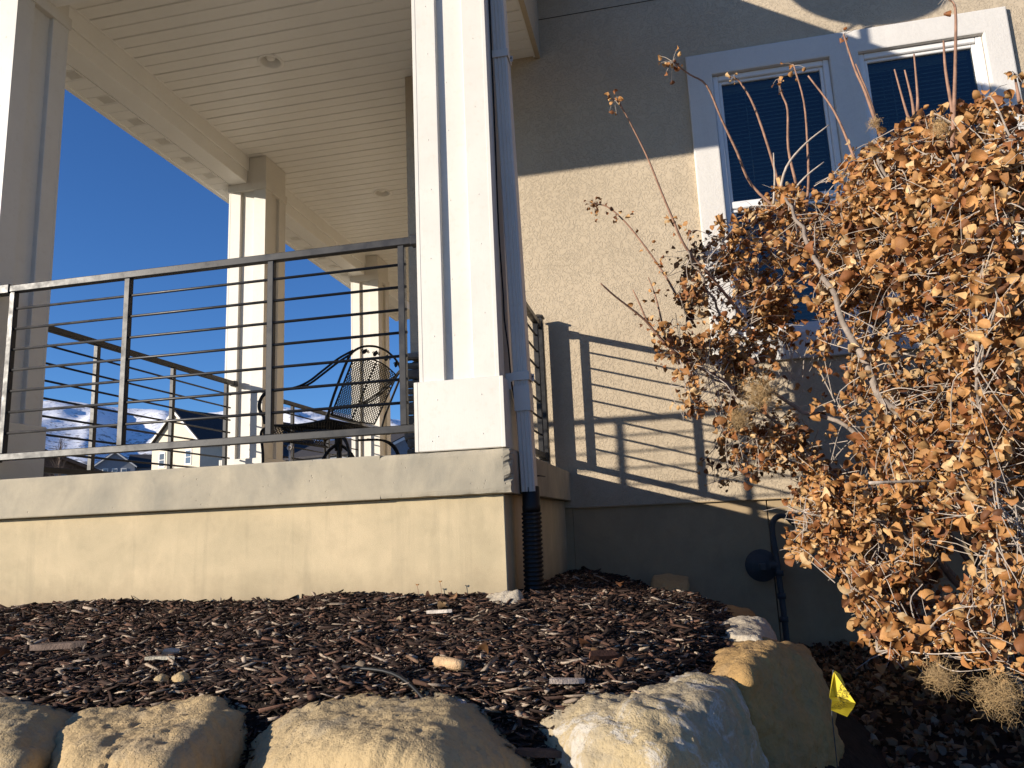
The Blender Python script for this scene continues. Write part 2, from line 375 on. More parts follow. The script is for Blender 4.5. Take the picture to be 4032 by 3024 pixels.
m = MB(); b_ = .007; zt_, zb_ = -.0004, SZ+.0004; m.prism([(.0004+b_, zb_), (.5, zb_), (.5, zt_), (.0004+b_, zt_), (.0004+.002, zt_-.002), (.0004, zt_-b_), (.0004, zb_+b_), (.0004+.002, zb_+.002)], 'x', -3.42, -.6202); m.box(-3.42, -.0008, .4995, D+.02, SZ+.001, -.001, .004); m.box(-3.42, HX0-.002, D+.0195, 7.0, SZ+.0015, -.0015, .004)
m.link('slab', M_slab, porch)
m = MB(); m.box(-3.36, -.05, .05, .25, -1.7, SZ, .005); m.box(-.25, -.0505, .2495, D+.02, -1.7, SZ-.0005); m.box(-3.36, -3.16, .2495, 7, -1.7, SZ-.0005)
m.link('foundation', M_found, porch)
def column(x, y, lab=None):
    """wrapped post: four proud corner boards round a recessed core, a plinth and a capital band"""
    B = .122; e = .030; X1, Y1 = x+CW, y+CW
    core = MB(); core.box(x+e, X1-e, y+e, Y1-e, .004, ZC-.004)
    c = core.link('column', M_white, porch)
    bz0, bz1 = .328, 2.905
    for (bx, by) in ((x, y), (X1-B, y), (x, Y1-B), (X1-B, Y1-B)):
        k = MB(); k.box(bx, bx+B, by, by+B, bz0-.01, bz1, .003)
        ox = bx if bx == x else X1-.017; oy = by if by == y else Y1-.017
        k.box(ox-(.0015 if bx == x else 0), ox+.017+(.0015 if bx != x else 0), oy-(.0015 if by == y else 0), oy+.017+(.0015 if by != y else 0), bz0-.005, bz1-.002, .0012)
        k.link('corner_board', M_white, c)
    k = MB(); k.box(x-.012, X1+.012, y-.012, Y1+.012, 2.895, 2.975, .003); k.link('capital_band', M_white, c)
    k = MB(); k.box(x+.002, X1-.002, y+.002, Y1-.002, 2.9745, ZC-.006, .003); k.link('capital', M_white, c)
    k = MB(); k.box(x-.021, X1+.021, y-.021, Y1+.021, .003, .330, .004)
    for (sx, sy) in ((x-.0225, y-.0225), (X1+.0045, y-.0225)): k.box(sx, sx+.018, sy, sy+.02, .004, .329, .0015)
    k.link('base_block', M_white, c)
    nl = MB()
    for bx in (x+B*.62, X1-B*.5, x+CW*.42):
        z = .5+rnd.uniform(0, .2)
        while z < 2.8:
            yy = y if abs(bx-(x+CW*.42)) > .01 else y+e
            nl.lathe([(.0035, .0002), (.003, -.0012), (.0001, -.0018)], (bx+rnd.uniform(-.008, .008), yy, z), 8, 'y'); z += rnd.uniform(.25, .5)
    for (px, pz) in ((.09, .07), (.09, .24), (.30, .07), (.30, .25), (.06, .05)):
        nl.lathe([(.0035, .0002), (.003, -.0012), (.0001, -.0018)], (x+px, y-.021, pz), 8, 'y')
    tag(nl.link('nail_head', M_white, c), kind='stuff')
    return c
for (nm, x, y) in cols: column(x, y)
# ceiling boards, one object each (grooved vinyl)
PX0, PX1, PX2 = -3.04, -.10, HX0-.004
def plank_mesh(x0, x1, wide, g=1.0):
    prof = [(0, .015*g), (.0042*g, .015*g), (.0082*g, 0), (wide-.0085, 0), (wide-.0035, .007), (wide-.0004, .007), (wide-.0004, .0158), (0, .0158)]
    return MB().prism([(q, h) for q, h in prof], 'x', x0, x1).mesh('ceiling_board')
PW = .1135
ceil = MB().box(-3.24, -.078, .1, D-.001, ZC+.016, ZC+.06).box(-3.24, HX0-.002, D-.0005, 8.0, ZC+.0162, ZC+.06).link('ceiling', M_vinyl, porch)
meA = plank_mesh(PX0, PX1, PW); meB = plank_mesh(PX0, PX2, PW); meA2 = plank_mesh(PX0, PX1, PW, .5); meB2 = plank_mesh(PX0, PX2, PW, .5)
for me_ in (meA, meB, meA2, meB2): me_.materials.append(M_vinyl)
kb = 0
y = .08
while y < 7.9:
    me_ = (meA, meA2, meB, meB2)[(0 if y+PW < D+.02 else 2)+kb % 2]; kb += 1
    o = bpy.data.objects.new('ceiling_board', me_); COL.objects.link(o); o.parent = ceil; o.location = (0, y, ZC+rnd.uniform(-.0008, .0008)); y += PW
m = MB(); m.box(-.1005, -.083, .05, D-.001, ZC-.006, ZC+.012, .002); m.box(PX0-.0, PX0+.012, .4, 8, ZC-.004, ZC+.004, .001); m.link('trim_channel', M_vinyl, ceil)
# beams
def beam(x0, x1, y0, y1):
    b = MB(); b.box(x0, x1, y0, y1, ZC-.14, ZC+.014, .003)
    if x1-x0 < y1-y0: b.box(x0+.004, x1-.014, y0, y1, ZC-.267, ZC-.1405, .003)
    else: b.box(x0, x1, y0+.004, y1-.014, ZC-.267, ZC-.1405, .003)
    return b.link('beam', M_vinyl, porch)
for (y0, y1) in ((.418, 2.848), (3.232, 5.719), (6.103, 8.0)): beam(-3.232, -3.041, y0, y1)
beam(-2.859, -.431, .13, .32)
# side soffit: boards with every third one perforated
SZ0 = ZC-.267
sof = MB().box(-3.452, -3.25, .05, 8.0, SZ0+.012, SZ0+.03).link('soffit', M_vinyl, porch)
wb = .111; solid = MB().prism([(0, .006), (.004, 0), (wb-.006, 0), (wb-.002, .006), (wb-.002, .011), (0, .011)], 'x', -3.425, -3.236).mesh('soffit_board'); solid.materials.append(M_vinyl)
v = MB(); v.prism([(0, .006), (.004, 0), (wb-.006, 0), (wb-.002, .006), (wb-.002, .011), (0, .011)], 'x', -3.252, -3.236); v.prism([(0, .006), (.004, 0), (wb-.006, 0), (wb-.002, .006), (wb-.002, .011), (0, .011)], 'x', -3.425, -3.352); v.box(-3.3519, -3.2521, 0, .008, 0.001, .011); v.box(-3.3519, -3.2521, wb-.012, wb-.002, 0.001, .011)
nv = 9
for k in range(nv):
    x = -3.35+k*.097/nv; v.box(x, x+.0040, .008, wb-.012, .0008, .009)
v.box(-3.3519, -3.2521, .008, wb-.012, .0088, .0108)
vent_me = v.mesh('soffit_vent'); vent_me.materials.append(M_vinyl); vent_me.materials.append(M_dark)
for p_ in list(vent_me.polygons)[-6:]: p_.material_index = 1
y = .885-6*.1112; k = 0
while y < 7.9:
    isv = k % 3 == 0
    o = bpy.data.objects.new('soffit_vent' if isv else 'soffit_board', vent_me if isv else solid); COL.objects.link(o); o.parent = sof; o.location = (0, y, SZ0); y += .1112; k += 1
m = MB(); m.box(-3.47, -3.4255, .05, 8.0, SZ0-.012, SZ0+.25, .004); m.link('fascia', M_vinyl, sof)
# porch roof: a shed roof rising towards the house, open gable end on the right
XR = .25; RE = -.40; ZE = 3.212; RS = .408
m = MB(); m.prism([(RE, ZE-.092), (RE, ZE), (D-.002, ZE+RS*(D-RE)), (D-.002, ZE+RS*(D-RE)-.05), (.5, ZE+RS*(.5-RE)-.05)], 'x', -3.75, XR); m.link('roof', M_shingle, porch)
m = MB(); m.box(-3.4695, -.06, RE+.02, .0345, ZE-.090, ZE-.06); m.box(-3.4, -.432, .034, .12, ZC-.02, ZC+.3); m.link('eave_soffit', M_vinyl, porch)
m = MB(); m.prism([(.12, ZC-.022), (D-.001, ZC-.022), (D-.001, ZE+RS*(D-RE)-.06), (.12, ZE+RS*(.12-RE)-.05)], 'x', -.082, -.045); m.link('gable_wall', M_stucco, porch)
m = MB(); m.box(-3.6, HX0-.002, D+.0, 8.2, ZC+.35, ZC+.6); m.prism([(D, ZC+.6), (8.2, ZC+.6), (8.2, ZC+.7), (D, ZC+1.7)], 'x', -3.6, HX0-.002); m.link('roof', M_shingle, porch)

# ---------------------------------------------------------------- railings
def rail_x(name, x0, x1, y, posts, zt, zb, bars, lab, group):
    t = thing(name, lab, 'railing', ((x0+x1)/2, y, 0), 0, group)
    MB().box(x0, x1, y-.02, y+.02, zt-.038, zt, .003).link('top_rail', M_rail, t)
    MB().box(x0, x1, y-.019, y+.019, zb-.012, zb+.024, .003).link('bottom_rail', M_rail, t)
    for px in posts: MB().box(px-.0165, px+.0165, y-.0165, y+.0165, zb+.0235, zt-.0375, .003).link('post', M_rail, t)
    for z in bars: MB().tube([(x0+.03, y, z), (x1-.03, y, z)], .0075, 8).link('bar', M_rail, t)
    return t
def bracket(t, c, s): MB().box(c[0]-s[0], c[0]+s[0], c[1]-s[1], c[1]+s[1], c[2]-s[2], c[2]+s[2], .004).link('bracket', M_rail, t)
BZ = [.931, .817, .703, .589, .474, .360, .247]
G = 'black metal railings with round horizontal bars'
RY = .062
fr = rail_x('metal_railing', -2.772, -.466, RY, [-2.752, -2.038, -1.212, -.518], 1.0625, .115, BZ, 'front black metal railing between the left column and the corner column', G)
for z in (1.044, .122): bracket(fr, (-2.815, RY, z), (.046, .026, .026)); bracket(fr, (-.449, RY, z), (.0185, .026, .026))
def rail_y(name, x, y0, y1, posts, zt, zb, bars, lab, group):
    t = thing(name, lab, 'railing', (x, (y0+y1)/2, 0), 0, group)
    MB().box(x-.02, x+.02, y0, y1, zt-.038, zt, .003).link('top_rail', M_rail, t)
    MB().box(x-.019, x+.019, y0, y1, zb-.012, zb+.024, .003).link('bottom_rail', M_rail, t)
    for py in posts: MB().box(x-.0165, x+.0165, py-.0165, py+.0165, zb+.0235, zt-.0375, .003).link('post', M_rail, t)
    for z in bars: MB().tube([(x, y0+.03, z), (x, y1-.03, z)], .0075, 8).link('bar', M_rail, t)
    return t
LB = [.905, .788, .676, .563, .450, .335, .222]
sr = rail_y('metal_railing', -3.13, .455, 2.80, [.48, 1.13, 1.955, 2.70], 1.035, .11, LB, 'left side railing whose bars run back from the near column to the middle column', G)
for z in (1.017, .115): bracket(sr, (-3.13, 2.822, z), (.025, .026, .025)); bracket(sr, (-3.13, .433, z), (.025, .022, .025))
rr = rail_y('metal_railing', -3.13, 3.27, 5.66, [3.30, 3.92, 4.77, 5.60], 1.005, .10, [q-.03 for q in LB], 'farthest railing glimpsed behind the mesh chair, beyond the middle column', G)
for z in (.987, .105): bracket(rr, (-3.13, 5.68, z), (.025, .026, .025)); bracket(rr, (-3.13, 3.25, z), (.025, .018, .025))
er = rail_y('metal_railing', -.15, .47, 1.80, [.52, 1.16, 1.76], 1.065, .10, [.94, .825, .71, .59, .475, .36, .245], 'short railing end-on beside the downspout, with a capped square post by the wall', G)
pm = MB(); pm.box(-.19, -.12, 1.868, 1.938, .004, 1.10, .003); pm.link('end_post', M_rail, er)
pm = MB(); pm.box(-.199, -.111, 1.859, 1.947, 1.0995, 1.114, .003); pm.add([(-.197, 1.861, 1.1135), (-.113, 1.861, 1.1135), (-.113, 1.945, 1.1135), (-.197, 1.945, 1.1135), (-.155, 1.903, 1.135)], [(0, 1, 4), (1, 2, 4), (2, 3, 4), (3, 0, 4), (3, 2, 1, 0)]); pm.link('post_cap', M_rail, er)
pm = MB(); pm.box(-.21, -.10, 1.848, 1.958, .0005, .012, .002); pm.link('base_plate', M_rail, er)
for z in (1.046, .107): bracket(er, (-.153, 1.836, z), (.026, .034, .026)); bracket(er, (-.153, .445, z), (.026, .026, .026))

# ================================================================ FITTINGS
def boolean_cut(o, cutter):
    md = o.modifiers.new('cut', 'BOOLEAN'); md.operation = 'DIFFERENCE'; md.object = cutter; md.solver = 'EXACT'
    bpy.context.view_layer.update()
    dg = bpy.context.evaluated_depsgraph_get(); me = bpy.data.meshes.new_from_object(o.evaluated_get(dg)); o.modifiers.clear(); o.data = me
for (lx, ly, lab) in ((-2.076, 1.525, 'larger near recessed ceiling light closest to the left beam'), (-2.122, 3.97, 'small far recessed ceiling light, lower in the picture beside the house corner')):
    cut = MB().lathe([(0.0001, -.1), (.074, -.1), (.074, .2), (.0001, .2)], (lx, ly, ZC), 28).link('cutter', M_dark)
    for o in [c for c in ceil.children if c.name.startswith('ceiling_board') and abs(c.location.y+PW/2-ly) < .14] + [ceil]: boolean_cut(o, cut)
    bpy.data.objects.remove(cut)
    L = thing('recessed_light', lab, 'ceiling light', (lx, ly, ZC), 0, 'recessed lights in the porch ceiling', world=False)
    MB().lathe([(.098, .002), (.099, -.003), (.094, -.007), (.077, -.006), (.073, .000), (.072, .006)], (0, 0, 0), 32).link('trim_ring', M_vinyl, L)
    b = MB(); b.lathe([(.072, .0), (.068, .02), (.062, .05), (.058, .085), (.0001, .09)], (0, 0, 0), 32); b.link('baffle', M_vinyl, L)
    MB().lathe([(.0001, .012), (.018, .014), (.032, .024), (.038, .04), (.033, .062), (.018, .085)], (0, 0, 0), 20).link('bulb', M_bulb, L)
# downspout with ribs, straps and the lower sleeve
dsp = thing('downspout', 'pale grey rectangular downspout strapped beside the corner column', 'downspout', (.03, .18, -.2))
def dx(z): return -.041+(2.4-z)/2.55*.046
def spout_seg(z0, z1, g=0.0, ribs=True):
    m = MB(); W = .071; Yd = .088; rings = []
    for z in (z0, z1):
        x = dx(z)
        P = [(x-g, .14-g), (x+W+g, .14-g), (x+W+g, .14+Yd+g), (x-g, .14+Yd+g)]
        if ribs:
            P = [(x-g, .144-g), (x-g+.004, .14-g)]
            for k in range(3):
                c = x+W*(.25+.25*k); P += [(c-.007, .14-g), (c-.003, .144-g), (c+.003, .144-g), (c+.007, .14-g)]
            P += [(x+W+g-.004, .14-g), (x+W+g, .144-g), (x+W+g, .14+Yd+g), (x-g, .14+Yd+g)]
        rings.append([(p, q, z) for p, q in P])
    n = len(rings[0]); m.add(rings[0]+rings[1], [(i, (i+1) % n, n+(i+1) % n, n+i) for i in range(n)]); return m
spout_seg(.215, 3.19).link('pipe', M_spout, dsp); spout_seg(-.195, .22, -.003).link('lower_pipe', M_spout, dsp)
spout_seg(.18, .30, .0025, False).link('coupling', M_spout, dsp)
for z in (2.03, .345):
    x = dx(z); m = MB(); h = .021
    m.box(x-.004, x+.075, .134, .138, z-h, z+h, .001); m.box(x+.0745, x+.0785, .134, .232, z-h, z+h, .001)
    if z < 1: m.box(x-.036, x-.0035, .136, .141, z-h-.004, z+h-.004, .001); m.box(x-.026, x-.012, .137, .147, z-.062, z-h, .002)
    m.box(x+.078, x+.090, .2, .204, z-h*.8, z+h*.8, .001)
    m.link('strap', M_spout, dsp)
    k = MB(); k.lathe([(.0001, -.003), (.004, -.002), (.0045, 0)], (x+.082, .1995, z+.004), 8, 'y'); k.link('screw', M_gas, dsp)
cb = [(-.041, .135, 3.2), (-.0415, .14, 2.13), (-.042, .145, 1.9), (-.042, .14, 1.5), (-.0425, .135, 1.22), (-.042, .14, 1.02), (-.037, .15, .76), (-.035, .145, .63), (-.022, .15, .47), (-.020, .17, .335), (-.02, .26, .2), (-.02, .3, .01)]
tag(MB().tube(catmull(cb, 4), .0042, 6).link('cable', M_black), 'thin black cable running down between the corner column and the downspout', 'cable')
# corrugated drain hose
prof = []; z = -.83; k = 0
while z < -.30:
    prof += [(.041, z), (.047, z+.004), (.047, z+.011), (.041, z+.015)]; z += .0195
prof += [(.041, -.30), (.043, -.26), (.041, -.255), (.0405, -.175), (.036, -.17), (.036, -.2)]
m = MB().lathe(prof, (0, 0, 0), 22); m.V = [(v[0]+.048+(-.02-v[2])*-.012, v[1]+.187, v[2]) for v in m.V]
tag(m.link('drain_hose', M_black), 'black corrugated drain hose below the downspout, entering the mulch', 'hose')
# old wire scrap poking from the slab
tag(MB().tube(catmull([(.004, .6, -.10), (.02, .62, -.098), (.03, .72, -.098)], 4), .004, 5).link('rebar_stub', M_black), 'short dark metal stub jutting from the slab side behind the downspout', 'rebar')
# gas riser and regulator on the foundation
gas = thing('gas_meter', 'dark grey gas riser with round regulator on the shaded foundation behind the shrub', 'gas meter', (1.3, 1.85, -1.2))
rp = catmull([(1.315, 1.84, -1.25), (1.312, 1.84, -.9), (1.303, 1.85, -.6), (1.298, 1.86, -.46), (1.312, 1.86, -.395), (1.355, 1.86, -.365), (1.40, 1.86, -.378), (1.45, 1.86, -.42), (1.60, 1.86, -.43), (1.70, 1.86, -.44), (1.71, 1.86, -.56)], 7)
MB().tube(rp, .0185, 12).link('riser_pipe', M_gas, gas)
m = MB(); m.lathe([(.0001, -.035), (.05, -.033), (.06, -.012), (.098, -.008), (.102, 0), (.098, .008), (.06, .012), (.05, .03), (.0001, .034)], (1.212, 1.86, -.67), 28, 'y'); m.lathe([(.03, -.05), (.034, .05)], (1.262, 1.86, -.67), 14, 'x'); m.box(1.19, 1.235, 1.80, 1.83, -.70, -.655, .006)
m.link('regulator', M_gas, gas)
m = MB()
for z in (-.72, -.86, -1.0): m.lathe([(.0190, -.018), (.027, -.016), (.027, .016), (.0190, .018)], (1.311, 1.842, z), 8)
m.link('union', M_gas, gas)
m = MB(); m.box(1.66, 1.89, 1.76, 1.94, -.80, -.54, .05); m.lathe([(.05, -.006), (.055, 0), (.0001, .002)], (1.77, 1.757, -.64), 18, 'y'); m.link('meter_body', M_gas, gas)
m = MB(); m.tube([(1.84, 1.86, -.58), (1.84, 1.86, -.45), (1.90, 1.86, -.40), (2.2, 1.9, -.40)], .017, 10); m.link('outlet_pipe', M_gas, gas)

# satellite dish on the porch roof (out of the picture; its shadow falls above the window)
dish = thing('satellite_dish', 'grey satellite dish on the porch roof, its round shadow cast above the window', 'satellite dish', (-.05, .11, 3.46))
nd = Vector((-.62, -.70, .32)).normalized(); Q = nd.to_track_quat('Z', 'Y').to_matrix().to_4x4(); Mx = Matrix.Translation((.013, .11, 4.104)) @ Q
m = MB()
for s_ in (0, -.004): m.lathe([(.0001, s_-.05), (.12, s_-.045), (.24, s_-.028), (.33, s_-.008), (.37, s_+.004)], (0, 0, 0), 32)
m.V = [tuple(Mx @ Vector(v)) for v in m.V]; m.link('reflector', M_spout, dish)
m = MB(); m.tube([(.016, .14, 3.40), (.016, .14, 3.85), (.03, .16, 4.05)], .024, 8); m.tube([(-.2, .3, 3.50), (.016, .14, 3.8)], .012, 6); m.tube([(.2, .3, 3.50), (.016, .14, 3.8)], .012, 6); m.box(-.05, .09, .07, .21, 3.37, 3.44); m.link('mast', M_gas, dish)
m = MB(); a = Mx @ Vector((0, -.33, 0)); b_ = Mx @ Vector((0, -.28, .42)); m.tube([a, b_], .012, 6); m.tube([b_, Mx @ Vector((0, -.2, .42))], .03, 8); m.link('feed_arm', M_gas, dish)

# ---------------------------------------------------------------- patio chair of wrought iron with mesh
def spring_chair(lab, loc, rz, S=.995):
    t = thing('patio_chair', lab, 'chair', loc, rz, 'wrought iron mesh patio chairs', world=False)
    def T(m): m.V = [(v[0]*.892*S, v[1]*1.40*S, v[2]*.938*S) for v in m.V]; return m
    def back(u, v): return Vector((.235*v-.03*math.cos(u*math.pi/.56), u*(.92+.08*v), .47+.44*v))
    def top(u): return .84+.16*math.cos(u*math.pi/.54)
    # back mesh: diagonal strands over the curved panel
    m = MB(); W = .235; n = 21
    for s_ in (1, -1):
        for k in range(-n-2, n+3):
            pts = []
            for i in range(37):
                v = i/36*1.0; u = k*.0245+s_*(v-.5)*.47
                if abs(u) <= W and v <= top(u): pts.append(back(u, v))
            if len(pts) > 1: m.tube(pts, .0031, 4, False)
    tag(T(m).link('back_mesh', M_iron, t), kind='stuff')
    m = MB(); e = [back(-W, v/10*top(W)) for v in range(11)] + [back(-W+2*W*i/14, top(-W+2*W*i/14)) for i in range(1, 14)] + [back(W, v/10*top(W)) for v in range(10, -1, -1)]
    m.tube(e+[back(0, -.015), e[0]], .006, 6); m.tube([back(0, v/8) for v in range(9)], .0045, 5); T(m).link('back_frame', M_iron, t)
    # outer arch and posts
    arch = [(0, -.27, .40), (.05, -.272, .55), (.13, -.276, .72), (.185, -.275, .83), (.215, -.262, .895), (.235, -.19, .958), (.245, -.09, .995), (.248, 0, 1.005), (.245, .09, .995), (.235, .19, .958), (.215, .262, .895), (.185, .275, .83), (.13, .276, .72), (.05, .272, .55), (0, .27, .40)]
    T(MB().tube(catmull(arch, 4), .0085, 8)).link('outer_frame', M_iron, t)
    for k, u in enumerate((-.17, -.06, .06, .17)):
        c = Vector((.243, u, .905+.045*math.cos(u*math.pi/.54))); m = MB()
        tl = -u*1.1
        L = [Vector((0, math.sin(tl+.5)*q, math.cos(tl+.5)*q)) for q in (-.032, -.02, 0, .02, .036)]
        m.tube([c+p for p in L], [.002, .011, .014, .009, .001], 8, True, .35); T(m).link('leaf_ornament', M_iron, t)
        sp = [c+Vector((0, -.012-.018*(1-q/16)*math.cos(q*.75), -.006+.018*(1-q/16)*math.sin(q*.75))) for q in range(14)]
        sp2 = [c+Vector((0, .034+.015*(1-q/16)*math.cos(q*.75), .012-.015*(1-q/16)*math.sin(q*.75))) for q in range(14)]
        m = MB(); m.tube(sp, .0028, 5); m.tube(sp2, .0028, 5); T(m).link('scroll', M_iron, t)
    for sy in (-1, 1):
        m = MB()
        for (o1, o2) in ((0, 0), (.011, -.016)):
            arm = [(.222-o1, sy*.255, .915+o2*1.4), (.12, sy*.285, .855+o2*1.6), (.0, sy*.30, .775+o2*1.6), (-.12, sy*.305, .705+o2*1.3), (-.25, sy*.305, .672+o2*.4), (-.42, sy*.305, .668+o2*.3), (-.51, sy*.305, .655+o2*.8), (-.56+o1, sy*.302, .60), (-.565+o1, sy*.30, .54), (-.53+o1, sy*.295, .48), (-.525+o1, sy*.29, .43)]
            m.tube(catmull(arm, 5), .0075, 7)
        T(m).link('armrest', M_iron, t)
        m = MB(); m.tube(catmull([(-.53, sy*.285, .40), (-.56, sy*.285, .36), (-.545, sy*.28, .2), (-.55, sy*.28, .0)], 5), .009, 7); T(m).link('leg', M_iron, t)
        m = MB(); m.tube(catmull([(-.2, sy*.26, .36), (.02, sy*.26, .345), (.14, sy*.26, .29), (.19, sy*.265, .18), (.21, sy*.27, .06), (.26, sy*.27, .0)], 5), .010, 7); m.tube(catmull([(-.1, sy*.245, .36), (.06, sy*.25, .33), (.16, sy*.255, .24), (.19, sy*.26, .1)], 5), .007, 6); T(m).link('leg', M_iron, t)
    # seat with rolled front edge
    def seat(a, u):
        if a < .52: return Vector((.02-a, u, .425-.018*math.sin(a/.52*math.pi)))
        q = (a-.52)/.052; return Vector((.02-.52-.052*math.sin(q), u, .425-.052+.052*math.cos(q)))
    m = MB()
    for s_ in (1, -1):
        for k in range(-38, 39):
            pts = []
            for i in range(49):
                a = i/48*.67; u = k*.0245+s_*(a-.33)*1.0
                if abs(u) <= .265: pts.append(seat(a, u))
            if len(pts) > 1: m.tube(pts, .0031, 4, False)
    tag(T(m).link('seat_mesh', M_iron, t), kind='stuff')
    m = MB()
    for sy in (-1, 1): m.tube([seat(i/24*.67, sy*.268) for i in range(25)], .0085, 7)
    m.tube([seat(0, -.268), seat(0, .268)], .008, 7); m.tube([seat(.67, -.268), seat(.67, .268)], .0075, 7); m.tube([(-.25, -.26, .40), (-.25, .26, .40)], .010, 6); T(m).link('seat_frame', M_iron, t)
    m = MB()
    for i in range(2): m.tube(catmull([(-.40+.5*i, -.255, .39), (-.40+.5*i, 0, .355), (-.40+.5*i, .255, .39)], 4), .008, 6)
    m.tube([(-.15, 0, .395), (-.15, 0, .24)], .026, 10)
    for (ax, ay) in ((-.26, -.11), (-.26, .11), (-.02, -.11), (-.02, .11)): m.tube(catmull([(-.15, 0, .30), (-.15+(ax+.15)*.5, ay*.5, .22), (-.15+(ax+.15)*.85, ay*.85, .08), (ax, ay, .0)], 4), .012, 7)
    T(m).link('spring_base', M_iron, t); return t
spring_chair('black wrought iron chair with mesh back and leaf scrolls behind the front railing', (-1.490, 1.735, .0), -.116)
spring_chair('second black iron chair almost hidden by the corner column, only its arm tip showing', (-1.36, 4.25, .0), .05)
ps = thing('metal_stand', 'short pale metal post with ringed top under the mesh chair seat', 'stand', (-2.105, 1.95, 0), world=False)
MB().tube([(0, 0, .0), (0, 0, .27)], .011, 10).link('post', M_spout, ps)
mm = MB(); mm.lathe([(.012, -.012), (.022, -.012), (.022, .012), (.012, .012), (.012, -.012)], (0, 0, .295), 16, 'y'); mm.link('ring', M_spout, ps)
MB().lathe([(.0001, .03), (.05, .028), (.17, .012), (.18, 0)], (0, 0, 0), 24).link('base_disc', M_gas, ps)

# ---------------------------------------------------------------- yellow marker flag
fl = thing('marker_flag', 'crumpled yellow utility marker flag with faded caution lettering on a thin wire', 'flag', (1.05, -1.14, -1.2))
A = dict(ap=(1.052, -1.13, -.738), lb=(1.029, -1.15, -.799), cl=(1.031, -1.17, -.801), cr=(1.09, -1.15, -.812), tr=(1.069, -1.105, -.751), tr2=(1.078, -1.10, -.775), tr3=(1.075, -1.12, -.779), bl=(1.039, -1.095, -.842), bb=(1.080, -1.075, -.863), inn=(1.048, -1.128, -.802), rb=(1.0885, -1.13, -.827))
A = {k: Vector(v) for k, v in A.items()}
bm = bmesh.new(); vs = {k: bm.verts.new(v) for k, v in A.items()}
ap2 = bm.verts.new(A['ap']+Vector((-.001, .014, -.006))); cl2 = bm.verts.new(A['lb']+Vector((.004, .012, .001))); ap3 = bm.verts.new(A['ap']+Vector((-.001, -.004, -.004)))
for f in ((vs['lb'], ap2, ap3), (ap3, ap2, vs['inn']), (ap2, cl2, vs['inn']), (ap2, vs['lb'], cl2), (ap3, vs['inn'], vs['cr']), (vs['inn'], vs['cl'], vs['cr']), (cl2, vs['lb'], vs['cl'], vs['inn']), (vs['cl'], vs['bl'], vs['bb'], vs['rb'], vs['cr']), (vs['ap'], vs['tr'], vs['tr2'], vs['tr3']), (vs['ap'], ap3, vs['tr3'])): bm.faces.new(f)
bmesh.ops.triangulate(bm, faces=bm.faces); bmesh.ops.subdivide_edges(bm, edges=bm.edges, cuts=3, use_grid_fill=True)
for v in bm.verts: v.co.y += .0012*noise.noise(v.co*90)
me = bpy.data.meshes.new('flag_sheet'); bm.to_mesh(me); bm.free()
def mat_flag():
    m = NT('yellow_plastic', .45, .4); m.color((.72, .58, .045)); m.bump(m.noise(120, 3, .6), .2, .001)
    t = m.t; o = t.nodes['Material Output']; tl = t.nodes.new('ShaderNodeBsdfTranslucent'); tl.inputs[0].default_value = (.75, .60, .03, 1); mx = t.nodes.new('ShaderNodeMixShader'); mx.inputs[0].default_value = .28
    t.links.new(m.b.outputs[0], mx.inputs[1]); t.links.new(tl.outputs[0], mx.inputs[2]); t.links.new(mx.outputs[0], o.inputs[0]); return m.m
put('flag_sheet', me, mat_flag(), fl)
MB().tube([(1.050, -1.127, -.737), (1.047, -1.092, -.80), (1.045, -1.066, -.86), (1.043, -1.05, -1.35)], .0014, 5).link('wire_stake', M_gas, fl)
def plane_y(P, Q, R):
    n = (Q-P).cross(R-P); return lambda x, z: P.y-(n.x*(x-P.x)+n.z*(z-P.z))/n.y
pa = plane_y(A['ap']+Vector((-.001, -.004, -.004)), A['inn'], A['cr']); pb = plane_y(A['inn'], A['cl'], A['cr'])
def pu(x, z):
    t = (x-A['inn'].x)/(A['cr'].x-A['inn'].x); return (pa if z > A['inn'].z+t*(A['cr'].z-A['inn'].z) else pb)(x, z)
pu_ = 0; pl = plane_y(A['cl'], A['bl'], A['bb'])
M_ink = NT('faded_ink', .7, .2).color((.13, .105, .02)).m
lines = [('CAUTION', (1.0635, -.7665), (1.0335, -.829), .0098), ('BURIED', (1.0675, -.7800), (1.0475, -.8215), .0098), ('GAS LINE', (1.0745, -.7835), (1.0505, -.8335), .0098)]
V = []; F = []
for (txt, p0, p1, h) in lines:
    cu = bpy.data.curves.new('lettering', 'FONT'); cu.body = txt; cu.size = 1.0; cu.resolution_u = 2; ob = bpy.data.objects.new('lettering', cu); COL.objects.link(ob)
    bpy.context.view_layer.update(); tm = bpy.data.meshes.new_from_object(ob.evaluated_get(bpy.context.evaluated_depsgraph_get())); bpy.data.objects.remove(ob)
    wmax = max(v.co.x for v in tm.vertices); dv = Vector((p1[0]-p0[0], p1[1]-p0[1])); ln = dv.length; dv.normalize(); pv = Vector((dv.y, -dv.x))   # mirrored: read through the sheet
    b0 = len(V)
    for v in tm.vertices:
        q = Vector(p0)+dv*(v.co.x/wmax*ln)+pv*(-(v.co.y)*h)
        tt = (q.x-A['cl'].x)/(A['cr'].x-A['cl'].x); zc = A['cl'].z+tt*(A['cr'].z-A['cl'].z)
        V.append((q.x, (pu if q.y > zc else pl)(q.x, q.y)-.0026, q.y))
    F += [tuple(b0+i for i in p.vertices) for p in tm.polygons]
put('lettering', mesh_from('lettering', V, F), M_ink, fl)

